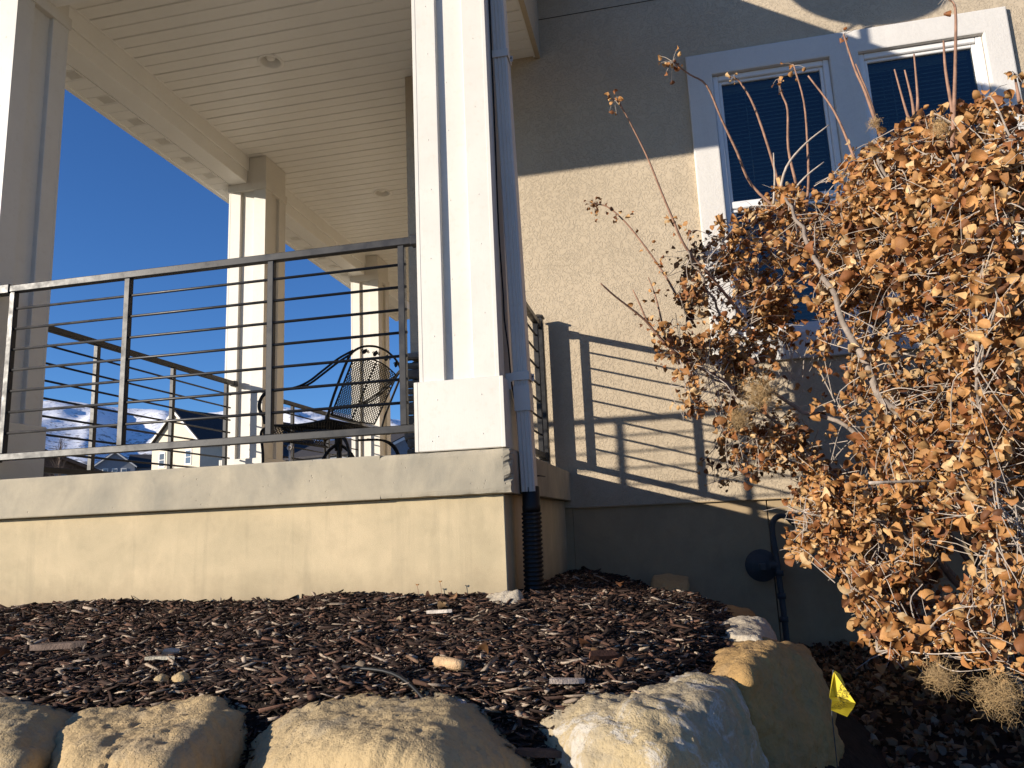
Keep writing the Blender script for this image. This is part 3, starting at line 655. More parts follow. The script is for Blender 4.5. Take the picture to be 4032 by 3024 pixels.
# ================================================================ GROUND, BED, DISTANT PLACE
def sst(a, b, x): t = max(0., min(1., (x-a)/(b-a))); return t*t*(3-2*t)
def ground_z(x, y):
    z = -1.75+.55*sst(-2.7, -1.0, y)
    d = math.hypot(x, max(0, y-6)) if y > 6 else max(0, abs(x)-12)*.0
    if y > 10: z += .104*min(y-10, 105)+.05*max(0, min(y-115, 900))
    if abs(x) < 40 and abs(y) < 40: z += .03*noise.noise(Vector((x*.6, y*.6, 1)))
    return z
def axis_vals(lo, hi): 
    v = [i*.25 for i in range(-24, 25)]; s = .3; q = 6.0
    while q < 7000: q += s; s *= 1.22; v += [q, -q]
    return sorted(v)
ax = axis_vals(0, 0); n = len(ax)
V = [(x, y, ground_z(x, y)) for y in ax for x in ax]
F = [(j*n+i, j*n+i+1, (j+1)*n+i+1, (j+1)*n+i) for j in range(n-1) for i in range(n-1)]
def mat_ground():
    m = NT('dry_lawn', .95, .15); a = m.noise(.35, 5, .6); b = m.noise(30, 4, .6); c = m.mix(m.ramp(a, [(.4, 0), (.65, 1)]), (.30, .24, .14), (.20, .155, .09))
    c = m.mix(m.math('MULTIPLY', m.ramp(b, [(.45, 0), (.7, 1)]), .5), c, (.06, .045, .028)); m.color(c); m.bump(b, .6, .02); return m.m
tag(put('ground', mesh_from('ground', V, F, True), mat_ground()), kind='structure')
# unseen concrete added under the camera, spread wide to bounce warm light back
m = MB(); m.box(-14, 7, -12, -3.0, -1.80, -1.735, .01); tag(m.link('bounce_pavement', M_slab), kind='structure')

# planting bed
def bed_edge(y):
    P = [(-2.4, .2), (-1.5, .42), (-1.0, .70), (-.5, .84), (0, .86), (.6, .80), (1.3, .68), (2.01, .56)]
    for (a, p), (b, q) in zip(P, P[1:]):
        if y <= b: t = max(0, (y-a)/(b-a)); return p+(q-p)*t
    return P[-1][1]
def bed_z(x, y):
    z = -.655+.118*min(0, y)/1.3*1.0-.028*sst(0, 2, y)*(1 if x > -.2 else 0)-.16*sst(.0, .8, x)*sst(-.4, 2.0, y)-.05*sst(.2, .9, x)*sst(-1.4, -.2, y)*(1-sst(-.2, .6, y))
    z += .026*math.exp(-((x+2.05)/.28)**2-((y-.02)/.25)**2)+.022*math.exp(-((x+.72)/.35)**2-((y-.0)/.25)**2)-.02*sst(-2.5, -3.2, x)
    z += .014*noise.noise(Vector((x*3.1, y*3.1, 5)))+.008*noise.noise(Vector((x*9, y*9, 2)))
    e = x-bed_edge(y)
    z -= .9*max(0, e-.02)+.35*sst(-.12, .02, e)*.12
    z -= .75*max(0, -1.22-y)*(1+.5*max(0, -1.22-y))
    return z
xs = [i*.05 for i in range(-84, 29)]; ys = [-2.0+.05*i for i in range(81)] + [2.028]
V = [(x, y, max(bed_z(x, y), -1.8)) for y in ys for x in xs]; nx = len(xs)
F = [(j*nx+i, j*nx+i+1, (j+1)*nx+i+1, (j+1)*nx+i) for j in range(len(ys)-1) for i in range(nx-1)]
M_soil = mat_simple('dark_soil', (.025, .019, .015), .95, .4, 30, .8, 90, .1)
tag(put('planting_bed', mesh_from('planting_bed', V, F, True), M_soil), kind='structure')

xs = [.72+.1*i for i in range(60)]; ys2 = [-2.2+.1*i for i in range(43)]; nx = len(xs)
V = [(x, min(y, 2.03), ground_z(x, y)+.006+.02*noise.noise(Vector((x*4, y*4, 8)))) for y in ys2 for x in xs]
F = [(j*nx+i, j*nx+i+1, (j+1)*nx+i+1, (j+1)*nx+i) for j in range(len(ys2)-1) for i in range(nx-1)]
tag(put('soil', mesh_from('soil', V, F, True), M_soil), kind='structure')

# ---------------------------------------------------------------- mountains under snow
def mtn_h(az, r):
    el = .121+.012*sst(-.60, -.50, az)-.008*sst(-.80, -.30, az)*1.0+.006*math.sin(az*9+1)+.004*math.sin(az*23)-.006*sst(-.62, -.5, az)
    top = 3200*math.tan(el); x, y = r*math.sin(az), r*math.cos(az)
    s = sst(1350, 3200, r)**.85 if r < 3200 else 1-.25*sst(3200, 4600, r)
    p = Vector((x/520, y/520, 0)); rid = noise.ridged_multi_fractal(p, 1.0, 2.1, 5, 1.0, 2.0)-1.0
    f = noise.fractal(Vector((x/1300, y/1300, 3)), 1.0, 2.0, 3)
    gul = abs(noise.noise(Vector((az*14+.35*f, r/2600, 7))))
    return 70+s*top+rid*42*s*(1-.85*sst(2300, 3100, r))-gul*140*s*(1-.97*sst(2300, 3100, r))+f*70*s*(1-s)+5*noise.fractal(Vector((x/120, y/120, 9)), 1, 2, 4)*s
na, nr = 460, 110
V = []; 
for i in range(na+1):
    az = math.radians(-85+150*i/na)
    for j in range(nr+1):
        r = 1150+3600*(j/nr)**1.0; V.append((r*math.sin(az), r*math.cos(az), mtn_h(az, r)))
F = [(i*(nr+1)+j, (i+1)*(nr+1)+j, (i+1)*(nr+1)+j+1, i*(nr+1)+j+1) for i in range(na) for j in range(nr)]
def mat_snow():
    m = NT('mountain_snow', .85, .2); g = m.noise(.012, 5, .65); b = m.noise(.055, 3, .7)
    geo = m.n('ShaderNodeNewGeometry'); sp = m.n('ShaderNodeSeparateXYZ'); m.l(geo.outputs['Position'], sp.inputs[0])
    low = m.ramp(m.math('DIVIDE', sp.outputs[2], 620.0), [(.16, 1), (.55, 0)])
    th = m.math('ADD', m.math('MULTIPLY', b, 1.0), m.math('ADD', m.math('MULTIPLY', low, .10), m.math('MULTIPLY', g, .25)))
    sp2 = m.ramp(th, [(.70, 0), (.78, 1)])
    c = m.mix(m.math('MULTIPLY', sp2, .8), (.86, .87, .90), (.20, .17, .15)); m.color(c); m.bump(g, .5, 12); return m.m
tag(put('mountains', mesh_from('mountains', V, F, True), mat_snow()), kind='structure')

# ---------------------------------------------------------------- houses across the street
M_cream = mat_simple('cream_stucco', (.62, .55, .43), .9, .05); M_roofd = mat_simple('dark_roof', (.045, .042, .045), .9, .25, 6, .4, 20)
M_brown = mat_simple('brown_brick', (.13, .085, .06), .9, .3, 6, .6, 14); M_greyh = mat_simple('blue_grey_siding', (.22, .24, .28), .8, .08); M_wtrim = mat_simple('white_fascia', (.72, .70, .66), .7, .04)
M_hglass = NT('far_window_glass', .08, .6).color((.10, .13, .17)).m
def gable_house(name, lab, loc, rz, w, dp, hw, hp, wall, windows, over=.35, trim=None):
    """local frame: front gable on y=0 facing -y, centred on x=0"""
    t = thing(name, lab, 'house', loc, rz, None, world=False); hh = w/2
    m = MB(); m.prism([(-hh, -3), (hh, -3), (hh, hw), (0, hp-.02), (-hh, hw)], 'y', 0, dp); m.link('wall', wall, t)
    sl = (hp-hw)/hh
    for s in (-1, 1):
        m = MB(); x1 = s*(hh+over); z1 = hp-sl*(hh+over); P = [(0, hp), (x1, z1), (x1, z1+.18), (0, hp+.22)]
        m.prism(P if s > 0 else P[::-1], 'y', -over+.0, dp+over); m.link('roof', M_roofd, t)
        m = MB(); P = [(0, hp-.14), (x1, z1-.12), (x1, z1+.1), (0, hp+.12)]; m.prism(P if s > 0 else P[::-1], 'y', -over-.05, -over-.002); m.link('bargeboard', trim or M_wtrim, t)
    for (x, z, ww, wh) in windows:
        m = MB(); m.box(x-ww/2-.12, x+ww/2+.12, -.06, .02, z-wh/2-.12, z+wh/2+.12, .02); fr_ = m.link('window', trim or M_wtrim, t)
        for k in (0, 1):
            m = MB(); z0 = z-wh/2+k*wh/2+.03; m.box(x-ww/2, x+ww/2, -.075, -.061, z0, z0+wh/2-.06); m.link('pane', M_hglass, fr_)
    return t
gable_house('neighbour_house', 'cream stucco gable house with two small windows seen through the left railing', (-41.3, 55.2, 3.0), math.radians(-17.6), 6.4, 14, 4.75, 7.5, M_cream, [(-1.75, 3.35, .62, 1.15), (1.75, 3.35, .62, 1.15)], .38)
nh = gable_house('neighbour_house', 'low brown house with a dark roof at the far left behind the railing', (-53.3, 52, 2.7), math.radians(52), 11, 9, 3.0, 5.2, M_brown, [(2.5, 2.6, 1.0, .8)], .5, M_brown)
gh = gable_house('neighbour_house', 'distant grey house with a small white gable, between the brown and cream houses', (-77.5, 92, 6.9), math.radians(32), 5.2, 5, 3.2, 5.2, M_greyh, [(-1.2, 2.3, .5, .8), (.0, 2.3, .5, .8), (1.2, 2.3, .5, .8)], .3)
m = MB(); m.box(1.5, 14, 2.0, 10, -3, 3.1); m.link('wall', M_greyh, gh)
m = MB(); m.prism([(1.6, 3.0), (10.4, 3.0), (6, 5.4)], 'x', 1.2, 14.4); m.link('roof', M_roofd, gh)
for k in range(3):
    m = MB(); m.box(7.0+k*1.3, 8.0+k*1.3, 1.93, 1.99, 1.4, 2.6); m.link('window', M_wtrim, gh)
gable_house('neighbour_house', 'dark blue grey house with a long roof seen under the mesh chair seat', (-21.5, 60, 3.6), math.radians(74), 9, 16, 2.4, 4.1, M_greyh, [(-2, 1.2, .9, 1.1), (2, 1.2, .9, 1.1)], .4)
# a bare young tree by the brown house
bt = thing('bare_tree', 'leafless young tree in front of the brown house at far left', 'tree', (-48.3, 50, 2.9), world=False)
M_bark0 = mat_simple('grey_bark', (.16, .12, .095), .9, .2, 12, .4)
m = MB(); m.tube(catmull([(0, 0, -.4), (.05, 0, 1.6), (-.05, .05, 3.2), (.0, 0, 5.2)], 4), [.09-.0055*i for i in range(13)], 7); m.link('trunk', M_bark0, bt)
m = MB()
for k in range(46):
    z0 = rnd.uniform(1.2, 4.7); a = rnd.uniform(0, 6.28); ln = rnd.uniform(.5, 1.3)*(1.25-z0/6)
    p = Vector((0, 0, z0)); d = Vector((math.cos(a)*.6, math.sin(a)*.6, .9)).normalized(); pts = [p]
    for q in range(4): d = (d+Vector((rnd.uniform(-.3, .3), rnd.uniform(-.3, .3), .12))).normalized(); pts.append(pts[-1]+d*ln/3)
    m.tube(pts, [.022, .015, .010, .006, .003], 4)
    for q in (1, 2, 3):
        for _ in range(3):
            e = (d+Vector((rnd.uniform(-.8, .8), rnd.uniform(-.8, .8), rnd.uniform(-.1, .6)))).normalized(); m.tube([pts[q], pts[q]+e*ln*.25, pts[q]+e*ln*.45+Vector((0, 0, .05))], [.008, .005, .002], 3)
m.link('crown', M_bark0, bt)

# ================================================================ BOULDERS
def mat_rock(name, c, c2, grey=.4, pale=0.0):
    m = NT(name, .9, .25); a = m.noise(2.6, 6, .62, .8); b = m.noise(11, 6, .65, .4); f = m.noise(90, 4, .65)
    col = m.mix(m.ramp(a, [(.36, 0), (.62, 1)]), c, c2)
    col = m.mix(m.math('MULTIPLY', m.ramp(m.noise(5.5, 5, .7, 1.0), [(.52, 0), (.62, 1)]), grey), col, (.24, .225, .19))
    if pale: col = m.mix(m.math('MULTIPLY', m.ramp(m.noise(7.5, 6, .75, 1.4), [(.52, 0), (.60, 1)]), pale), col, (.50, .48, .44))
    col = m.mix(m.math('MULTIPLY', m.ramp(f, [(.48, 0), (.72, 1)]), .4), col, mul(c, .5)); m.color(col)
    m.bump(b, .5, .02); m.bump(f, .8, .007); m.bump(m.ramp(m.voro(60), [(.0, 0), (.22, 1)]), .4, .005); return m.m
RM = dict(tan=mat_rock('tan_sandstone', (.45, .325, .165), (.37, .265, .14), .22), grey=mat_rock('weathered_sandstone', (.42, .31, .165), (.34, .255, .14), .30), pale=mat_rock('lichen_sandstone', (.43, .33, .18), (.33, .27, .18), .3, .6), ochre=mat_rock('ochre_sandstone', (.38, .235, .09), (.29, .18, .075), .12), white=mat_rock('pale_limestone', (.46, .40, .31), (.38, .315, .225), .25, .2))
ROCKS=[[(-1.472,-1.3,-0.809),(-1.294,-1.3,-0.801),(-1.24,-1.3,-0.811),(-1.213,-1.28,-0.847),(-1.203,-1.25,-0.897),(-1.211,-1.2,-0.992),(-1.065,-1.5,-0.822),(-1.248,-1.5,-0.824),(-0.939,-1.6,-0.866),(-1.523,-1.05,-0.853),(-1.453,-1.55,-1.7),(-1.453,-1.0,-1.7),(-1.465,-1.0,-0.909),(-1.009,-1.55,-1.7),(-1.009,-1.0,-1.7),(-0.997,-1.0,-0.909)],[(-1.112,-1.3,-0.964),(-1.02,-1.35,-0.862),(-0.983,-1.33,-0.833),(-0.899,-1.3,-0.824),(-0.825,-1.25,-0.848),(-0.717,-1.22,-0.798),(-0.665,-1.2,-0.803),(-0.625,-1.08,-0.867),(-0.651,-1.05,-0.937),(-0.674,-1.05,-1.031),(-0.777,-1.55,-0.84),(-0.651,-1.52,-0.829),(-0.536,-1.42,-0.813),(-0.47,-1.5,-0.887),(-0.767,-1.6,-0.863),(-0.498,-1.65,-0.846),(-1.035,-1.6,-1.7),(-1.035,-0.9,-1.7),(-1.048,-0.9,-0.906),(-0.547,-1.6,-1.7),(-0.547,-0.9,-1.7),(-0.534,-0.9,-0.906)],[(-0.512,-1.3,-0.959),(-0.438,-1.33,-0.888),(-0.37,-1.32,-0.83),(-0.294,-1.27,-0.81),(-0.19,-1.2,-0.797),(-0.095,-1.15,-0.795),(0.0,-1.12,-0.797),(0.058,-1.1,-0.818),(0.121,-1.12,-0.843),(0.201,-1.16,-0.885),(0.292,-1.2,-0.924),(0.35,-1.22,-0.96),(0.099,-1.4,-0.794),(0.131,-1.55,-0.827),(-0.064,-1.42,-0.797),(-0.193,-1.5,-0.812),(-0.264,-1.55,-0.868),(0.026,-1.65,-0.815),(0.154,-1.66,-0.835),(-0.409,-1.61,-1.7),(-0.409,-0.85,-1.7),(-0.426,-0.85,-0.903),(0.247,-1.61,-1.7),(0.247,-0.85,-1.7),(0.264,-0.85,-0.903)],[(0.395,-1.3,-0.941),(0.349,-1.3,-0.885),(0.332,-1.28,-0.848),(0.367,-1.25,-0.829),(0.458,-1.2,-0.813),(0.551,-1.15,-0.801),(0.746,-1.05,-0.79),(0.811,-1.0,-0.81),(0.829,-0.98,-0.853),(0.852,-0.95,-0.947),(0.871,-0.95,-1.039),(0.555,-1.4,-0.786),(0.487,-1.45,-0.817),(0.721,-1.3,-0.786),(0.743,-1.35,-0.841),(0.776,-1.35,-0.918),(0.611,-1.55,-0.84),(0.47,-1.5,-0.878),(0.397,-1.5,-1.7),(0.397,-0.8,-1.7),(0.386,-0.8,-0.896),(0.806,-1.5,-1.7),(0.806,-0.8,-1.7),(0.817,-0.8,-0.896)],[(0.762,-0.95,-0.812),(0.789,-0.9,-0.78),(0.852,-0.85,-0.761),(0.898,-0.8,-0.738),(0.947,-0.75,-0.739),(0.994,-0.7,-0.774),(1.034,-0.66,-0.81),(1.076,-0.62,-0.87),(1.097,-0.62,-0.922),(1.109,-0.62,-0.993),(1.116,-0.6,-1.129),(0.835,-1.05,-0.759),(0.858,-1.02,-0.758),(0.836,-1.08,-0.849),(0.831,-1.1,-0.983),(0.932,-0.85,-0.755),(0.775,-1.0,-0.868),(0.804,-1.05,-1.55),(0.804,-0.35,-1.55),(0.797,-0.35,-0.835),(1.074,-1.05,-1.55),(1.074,-0.35,-1.55),(1.081,-0.35,-0.835)],[(0.822,-0.3,-0.743),(0.886,-0.2,-0.73),(0.954,-0.15,-0.731),(0.983,-0.2,-0.759),(1.014,-0.3,-0.811),(1.022,-0.35,-0.86),(0.844,-0.5,-0.741),(0.928,-0.55,-0.759),(0.955,-0.55,-0.816),(0.846,-0.5,-1.3),(0.846,0,-1.3),(0.842,0,-0.798),(0.998,-0.5,-1.3),(0.998,0,-1.3),(1.002,0,-0.798)],[(0.697,0.55,-0.748),(0.736,0.6,-0.728),(0.793,0.65,-0.731),(0.843,0.6,-0.768),(0.845,0.5,-0.78),(0.752,0.4,-0.75),(0.715,0.45,-1.3),(0.715,0.8,-1.3),(0.712,0.8,-0.797),(0.827,0.45,-1.3),(0.827,0.8,-1.3),(0.83,0.8,-0.797)],[(0.836,0.4,-0.763),(0.882,0.5,-0.764),(0.939,0.5,-0.763),(0.99,0.45,-0.774),(1.026,0.4,-0.81),(0.913,0.2,-0.783),(0.972,0.2,-0.825),(0.859,0.25,-1.3),(0.859,0.7,-1.3),(0.855,0.7,-0.827),(1.003,0.25,-1.3),(1.003,0.7,-1.3),(1.007,0.7,-0.827)],[(0.506,1.8,-0.762),(0.528,1.85,-0.711),(0.64,1.88,-0.7),(0.754,1.86,-0.726),(0.754,1.8,-0.816),(0.631,1.66,-0.815),(0.521,1.7,-0.808),(0.724,1.7,-0.821),(0.536,1.71,-1.0),(0.536,1.95,-1.0),(0.531,1.95,-0.736),(0.724,1.71,-1.0),(0.724,1.95,-1.0),(0.729,1.95,-0.736)],[(-0.142,-0.1,-0.669),(-0.112,-0.08,-0.634),(-0.053,-0.07,-0.617),(0.023,-0.08,-0.614),(0.043,-0.12,-0.655),(0.009,-0.2,-0.696),(-0.059,-0.2,-0.689),(-0.12,-0.15,-0.75),(-0.12,-0.05,-0.75),(-0.123,-0.05,-0.63),(0.021,-0.15,-0.75),(0.021,-0.05,-0.75),(0.025,-0.05,-0.63)]]
ROCKS.append([(.82, -1.75, -.93), (.95, -2.05, -.95), (1.4, -1.95, -.97), (1.62, -1.75, -1.0), (1.35, -1.55, -.95), (1.0, -1.6, -.95), (.78, -1.8, -1.7), (1.7, -1.8, -1.7), (1.5, -2.2, -1.75), (.9, -2.2, -1.75), (1.5, -1.5, -1.6), (.9, -1.5, -1.6)])  # out-of-view boulder, added so its shadow covers the ground at lower right
RL = [('grey', 'tan boulder cut off by the left edge of the picture'), ('tan', 'cracked pale tan boulder, second from the left, at the mulch edge'), ('grey', 'widest rounded boulder at bottom centre with its right side in shade'), ('pale', 'boulder streaked white and grey with a dark round hollow'), ('ochre', 'big ochre boulder, mostly in shade, beside the yellow flag'), ('white', 'flat whitish rock on the mulch edge above the ochre boulder'), ('tan', 'small slab of stone half buried in shaded mulch behind the whitish rock'), ('ochre', 'shaded brown rock between the whitish rock and the foundation'), ('tan', 'squarish stone leaning on the shaded foundation wall'), ('white', 'broken chunk of concrete at the foot of the porch corner'), ('ochre', 'unseen low boulder added in front of the ochre one to shade the ground')]
def boulder(pts, mat, lab, seed, vox):
    bm = bmesh.new()
    for p in pts: bm.verts.new(p)
    bmesh.ops.convex_hull(bm, input=bm.verts)
    bmesh.ops.delete(bm, geom=[v for v in bm.verts if not v.link_faces], context='VERTS')
    me = bpy.data.meshes.new('boulder'); bm.to_mesh(me); bm.free()
    o = put('boulder', me)
    md = o.modifiers.new('r', 'REMESH'); md.mode = 'VOXEL'; md.voxel_size = vox
    bpy.context.view_layer.update(); me2 = bpy.data.meshes.new_from_object(o.evaluated_get(bpy.context.evaluated_depsgraph_get())); o.modifiers.clear(); o.data = me2
    bm = bmesh.new(); bm.from_mesh(me2)
    for k in range(3): bmesh.ops.smooth_vert(bm, verts=bm.verts, factor=.5, use_axis_x=True, use_axis_y=True, use_axis_z=True)
    bm.normal_update(); sv = Vector((seed*7.3, seed*3.1, seed))
    cx = sum(p[0] for p in pts)/len(pts)
    for v in bm.verts:
        p = v.co; q = p+sv
        rk = .5 if seed == 2 else 1.0
        d = (.022*rk)*noise.fractal(q*3.2, 1.0, 2.0, 3)+.009*rk*noise.fractal(q*11, .9, 2.1, 4)
        r = noise.ridged_multi_fractal(q*5.0, 1.0, 2.0, 3, 1.0, 2.0); d += .004*rk*(r-1.2)+.006*noise.fractal(q*34, .8, 2.1, 3)
        vd, vp = noise.voronoi(q*(4.2 if seed < 5 else 9)); d += (.020*rk if seed < 5 else .012)*(q*(4.2 if seed < 5 else 9)-vp[0]).dot(noise.noise_vector(vp[0]*7.7))+.012*min(.25, vd[1]-vd[0]) if seed < 6 else 0
        d += .024 if seed < 5 else .004
        if seed == 1:      # the crack
            xc = -.655+.018*noise.noise(Vector((p.z*16, 0, 4)))+.045*(p.z+.95)*-1; xc += .012*noise.noise(Vector((p.z*45, 2, 1))); w_ = abs(p.x-xc)
            if -1.2 < p.z < -.83: d -= .028*max(0, 1-w_/.008)*min(1, (-.83-p.z)/.03)+.008*max(0, min(1, (p.x-xc)/.01))*max(0, 1-(p.x-xc)/.2)*min(1, (-.83-p.z)/.03)
        if seed == 3:      # hollow
            h = (p-Vector((.555, -1.39, -.965))).length; d -= .05*max(0, 1-(h/.085)**2) if h < .085 else 0
        if seed == 4: d += .02*noise.fractal(q*7, 1, 2, 3)
        v.co = p+v.normal*d*(.6 if seed > 5 else 1.0)
    bm.to_mesh(me2); bm.free(); me2.polygons.foreach_set('use_smooth', [True]*len(me2.polygons)); me2.materials.clear(); me2.materials.append(RM[mat]); me2.update()
    return tag(o, lab, 'boulder' if seed < 6 or seed == 10 else 'rock', 'boulders edging the mulch bed' if seed < 6 or seed == 10 else None)
for i, (P, (mt, lab)) in enumerate(zip(ROCKS, RL)):
    o = boulder(P, mt, lab, i, .008); o.name = 'boulder' if i < 6 or i == 10 else ('concrete_chunk' if i == 9 else 'rock')
    o.data.name = o.name
# pebbles lying loose in the mulch
def pebble(x, y, s, lab, mt='grey', nm='pebble'):
    bm = bmesh.new(); bmesh.ops.create_icosphere(bm, subdivisions=3, radius=1)
    for v in bm.verts: v.co = Vector((v.co.x*s[0], v.co.y*s[1], v.co.z*s[2]))*(1+.22*noise.noise(v.co*1.6+Vector((x*9, y*5, 0))))
    me = bpy.data.meshes.new(nm); bm.to_mesh(me); bm.free(); me.polygons.foreach_set('use_smooth', [True]*len(me.polygons))
    o = put(nm, me, RM[mt]); o.location = (x, y, bed_z(x, y)+s[2]*.75); o.rotation_euler = (.1, .2, x*5); tag(o, lab, 'pebble')
pebble(-.86, -1.17, (.028, .022, .018), 'smooth dark grey pebble in the mulch above the cracked boulder')
pebble(-.80, -1.16, (.036, .026, .02), 'rough stone beside the smooth grey pebble in the mulch', 'tan')

# ================================================================ MULCH
def attr_mat(name, attr, rough, bump=.3, bs=120, trans=0.0, obj=False, stops=None, spec=.25):
    m = NT(name, rough, spec)
    if obj: col = m.ramp(m.n('ShaderNodeObjectInfo').outputs['Random'], stops)
    else:
        a = m.n('ShaderNodeAttribute'); a.attribute_name = attr; col = a.outputs['Color']
    g = m.noise(bs, 4, .65)
    col2 = m.mix(m.math('MULTIPLY', m.ramp(g, [(.38, 1), (.62, 0)]), .45), col, (.03, .018, .012)) if trans == 0 else m.mix(m.math('MULTIPLY', m.ramp(g, [(.42, 1), (.58, 0)]), .22), col, (.10, .04, .012))
    m.color(col2); m.bump(g, bump, .003)
    if trans:
        t = m.t; o = t.nodes['Material Output']; tl = t.nodes.new('ShaderNodeBsdfTranslucent'); m.l(col2, tl.inputs[0]); mx = t.nodes.new('ShaderNodeMixShader'); mx.inputs[0].default_value = trans
        m.l(m.b.outputs[0], mx.inputs[1]); m.l(tl.outputs[0], mx.inputs[2]); m.l(mx.outputs[0], o.inputs[0])
    return m.m
def np_mesh(name, V, quads, cols, smooth=False):
    """V (n,3) float, quads (m,4) int, cols (n,3)"""
    me = bpy.data.meshes.new(name); n, k = len(V), len(quads)
    me.vertices.add(n); me.vertices.foreach_set('co', V.astype(np.float32).ravel())
    me.loops.add(k*4); me.loops.foreach_set('vertex_index', quads.astype(np.int32).ravel())
    me.polygons.add(k); me.polygons.foreach_set('loop_start', np.arange(0, k*4, 4, dtype=np.int32))
    if smooth: me.polygons.foreach_set('use_smooth', np.ones(k, dtype=bool))
    me.update(calc_edges=True)
    at = me.color_attributes.new('tint', 'FLOAT_COLOR', 'POINT'); at.data.foreach_set('color', np.concatenate([cols, np.ones((n, 1))], 1).astype(np.float32).ravel()); return me
def rot_from(zaxis, spin):
    """(n,3,3) frames whose third column is zaxis"""
    z = zaxis/np.linalg.norm(zaxis, axis=1, keepdims=True); r = np.where(np.abs(z[:, :1]) < .9, np.array([[1., 0, 0]]), np.array([[0, 1., 0]]))
    x = np.cross(r, z); x /= np.linalg.norm(x, axis=1, keepdims=True); y = np.cross(z, x)
    c, s = np.cos(spin)[:, None], np.sin(spin)[:, None]
    return np.stack([x*c+y*s, -x*s+y*c, z], 2)
BOX_Q = np.array([(3,2,1,0), (4,5,6,7), (0,1,5,4), (1,2,6,5), (2,3,7,6), (3,0,4,7)])
def chips(n, pos, L, W, T, tilt, col, seed):
    rs = np.random.RandomState(seed)
    z = np.stack([rs.normal(0, tilt, n), rs.normal(0, tilt, n), np.ones(n)], 1); R = rot_from(z, rs.uniform(0, 6.283, n))
    base = np.array([(-1,-1,-1), (1,-1,-1), (1,1,-1), (-1,1,-1), (-1,-1,1), (1,-1,1), (1,1,1), (-1,1,1)], float)*.5
    v = np.repeat(base[None], n, 0)+rs.uniform(-.16, .16, (n, 8, 3))
    tap = rs.uniform(.25, 1.0, n); v[:, [1, 2, 5, 6], 1] *= tap[:, None]; v[:, [1, 2, 5, 6], 2] *= rs.uniform(.3, 1, n)[:, None]
    v[:, [1, 2, 5, 6], 1] += rs.uniform(-.4, .4, n)[:, None]
    v *= np.stack([L, W, T], 1)[:, None, :]
    v = np.einsum('nij,nkj->nki', R, v)+pos[:, None, :]
    q = (np.arange(n)[:, None, None]*8+BOX_Q[None]).reshape(-1, 4)
    return v.reshape(-1, 3), q, np.repeat(col, 8, 0)
N = 80000
rs = np.random.RandomState(5); px = rs.uniform(-3.6, .95, N*4); py = rs.uniform(-1.55, 2.0, N*4)
keep = []
for i in range(len(px)):
    x, y = px[i], py[i]
    if y > .045 and x < -.02: continue
    if x > bed_edge(y)+.03: continue
    if y > .05 and rs.rand() < .35: continue
    dd = y+3.28
    if rs.rand() > min(1.0, .35+1.1/dd*1.05): continue
    if abs(x) > (dd*.72+.45) and x < 0: continue
    keep.append(i)
    if len(keep) >= N: break
px, py = px[keep], py[keep]; N = len(px)
pz = np.array([bed_z(x, y) for x, y in zip(px, py)])
kind = rs.rand(N)
L = np.where(kind < .62, rs.uniform(.007, .026, N), np.where(kind < .93, rs.uniform(.022, .052, N), rs.uniform(.045, .095, N)))
W = L*rs.uniform(.08, .30, N); W = np.minimum(W, .022); T = np.minimum(W*rs.uniform(.25, .65, N), .007)
dark = np.array([.026, .014, .010])[None]*rs.uniform(.5, 1.9, N)[:, None]
mid = np.array([.115, .060, .039])[None]*rs.uniform(.6, 1.6, N)[:, None]
pale = np.array([.42, .33, .245])[None]*rs.uniform(.55, 1.25, N)[:, None]
k2 = rs.rand(N); near = np.clip((-.1-py)/1.1, 0, 1); col = np.where((k2 < .60-.06*near)[:, None], dark, np.where((k2 < .89-.05*near)[:, None], mid, pale))
pos = np.stack([px, py, pz+rs.uniform(-.004, .016, N)+np.minimum(L, .04)*.06], 1)
v, q, c = chips(N, pos, L, W, T, .23, col, 8)
mul_mat = attr_mat('bark_mulch', 'tint', .85, .6, 160)
tag(put('mulch', np_mesh('mulch', v, q, c), mul_mat), 'loose dark bark mulch and pale wood chips covering the bed', 'mulch', None, 'stuff')
# the chips that stand out one by one
def chip(x, y, ln, w, th, rz, lift, c, lab, nm='wood_chip', roundish=False, tiltx=0.0):
    m = MB(); r0 = random.Random(int(x*1000)+77)
    if roundish: m.tube([(-ln/2, 0, 0), (-ln*.2, .002, .001), (ln*.25, -.001, 0), (ln/2, .001, -.001)], [w*.42, w*.5, w*.5, w*.44], 9)
    else:
        pr = [(-.5, -.35), (-.2, -.5), (.3, -.45), (.5, -.1), (.42, .35), (0, .5), (-.4, .42)]; m.prism([(a*ln+r0.uniform(-.004, .004), b*w+r0.uniform(-.003, .003)) for a, b in pr], 'z', -th/2, th/2)
    o = m.link(nm, mat_simple(nm+'_wood', c, .8, .3, 25, .6, 130)); o.location = (x, y, bed_z(x, y)+lift); o.rotation_euler = (tiltx, rnd.uniform(-.12, .12), rz); tag(o, lab, 'wood chip' if nm == 'wood_chip' else nm.replace('_', ' '))
chip(.005, -1.06, .105, .034, .03, -.42, .034, (.50, .33, .18), 'thick pale tan wooden stub lying in the mulch', 'wood_stub', True)
chip(-.115, -1.04, .11, .010, .01, -.9, .034, (.17, .10, .06), 'thin brown stick left of the tan wooden stub', 'stick', True)
chip(.375, -1.22, .10, .020, .012, .42, .03, (.44, .36, .30), 'long grey weathered chip right of centre in the mulch')
chip(.455, -1.05, .10, .030, .012, .75, .040, (.11, .045, .025), 'reddish brown upturned bark strip near the right of the mulch', 'bark_strip', tiltx=.5)
chip(.34, -1.38, .16, .028, .014, .1, .03, (.10, .062, .045), 'long flat dark brown bark slab near the white streaked boulder', 'bark_slab')
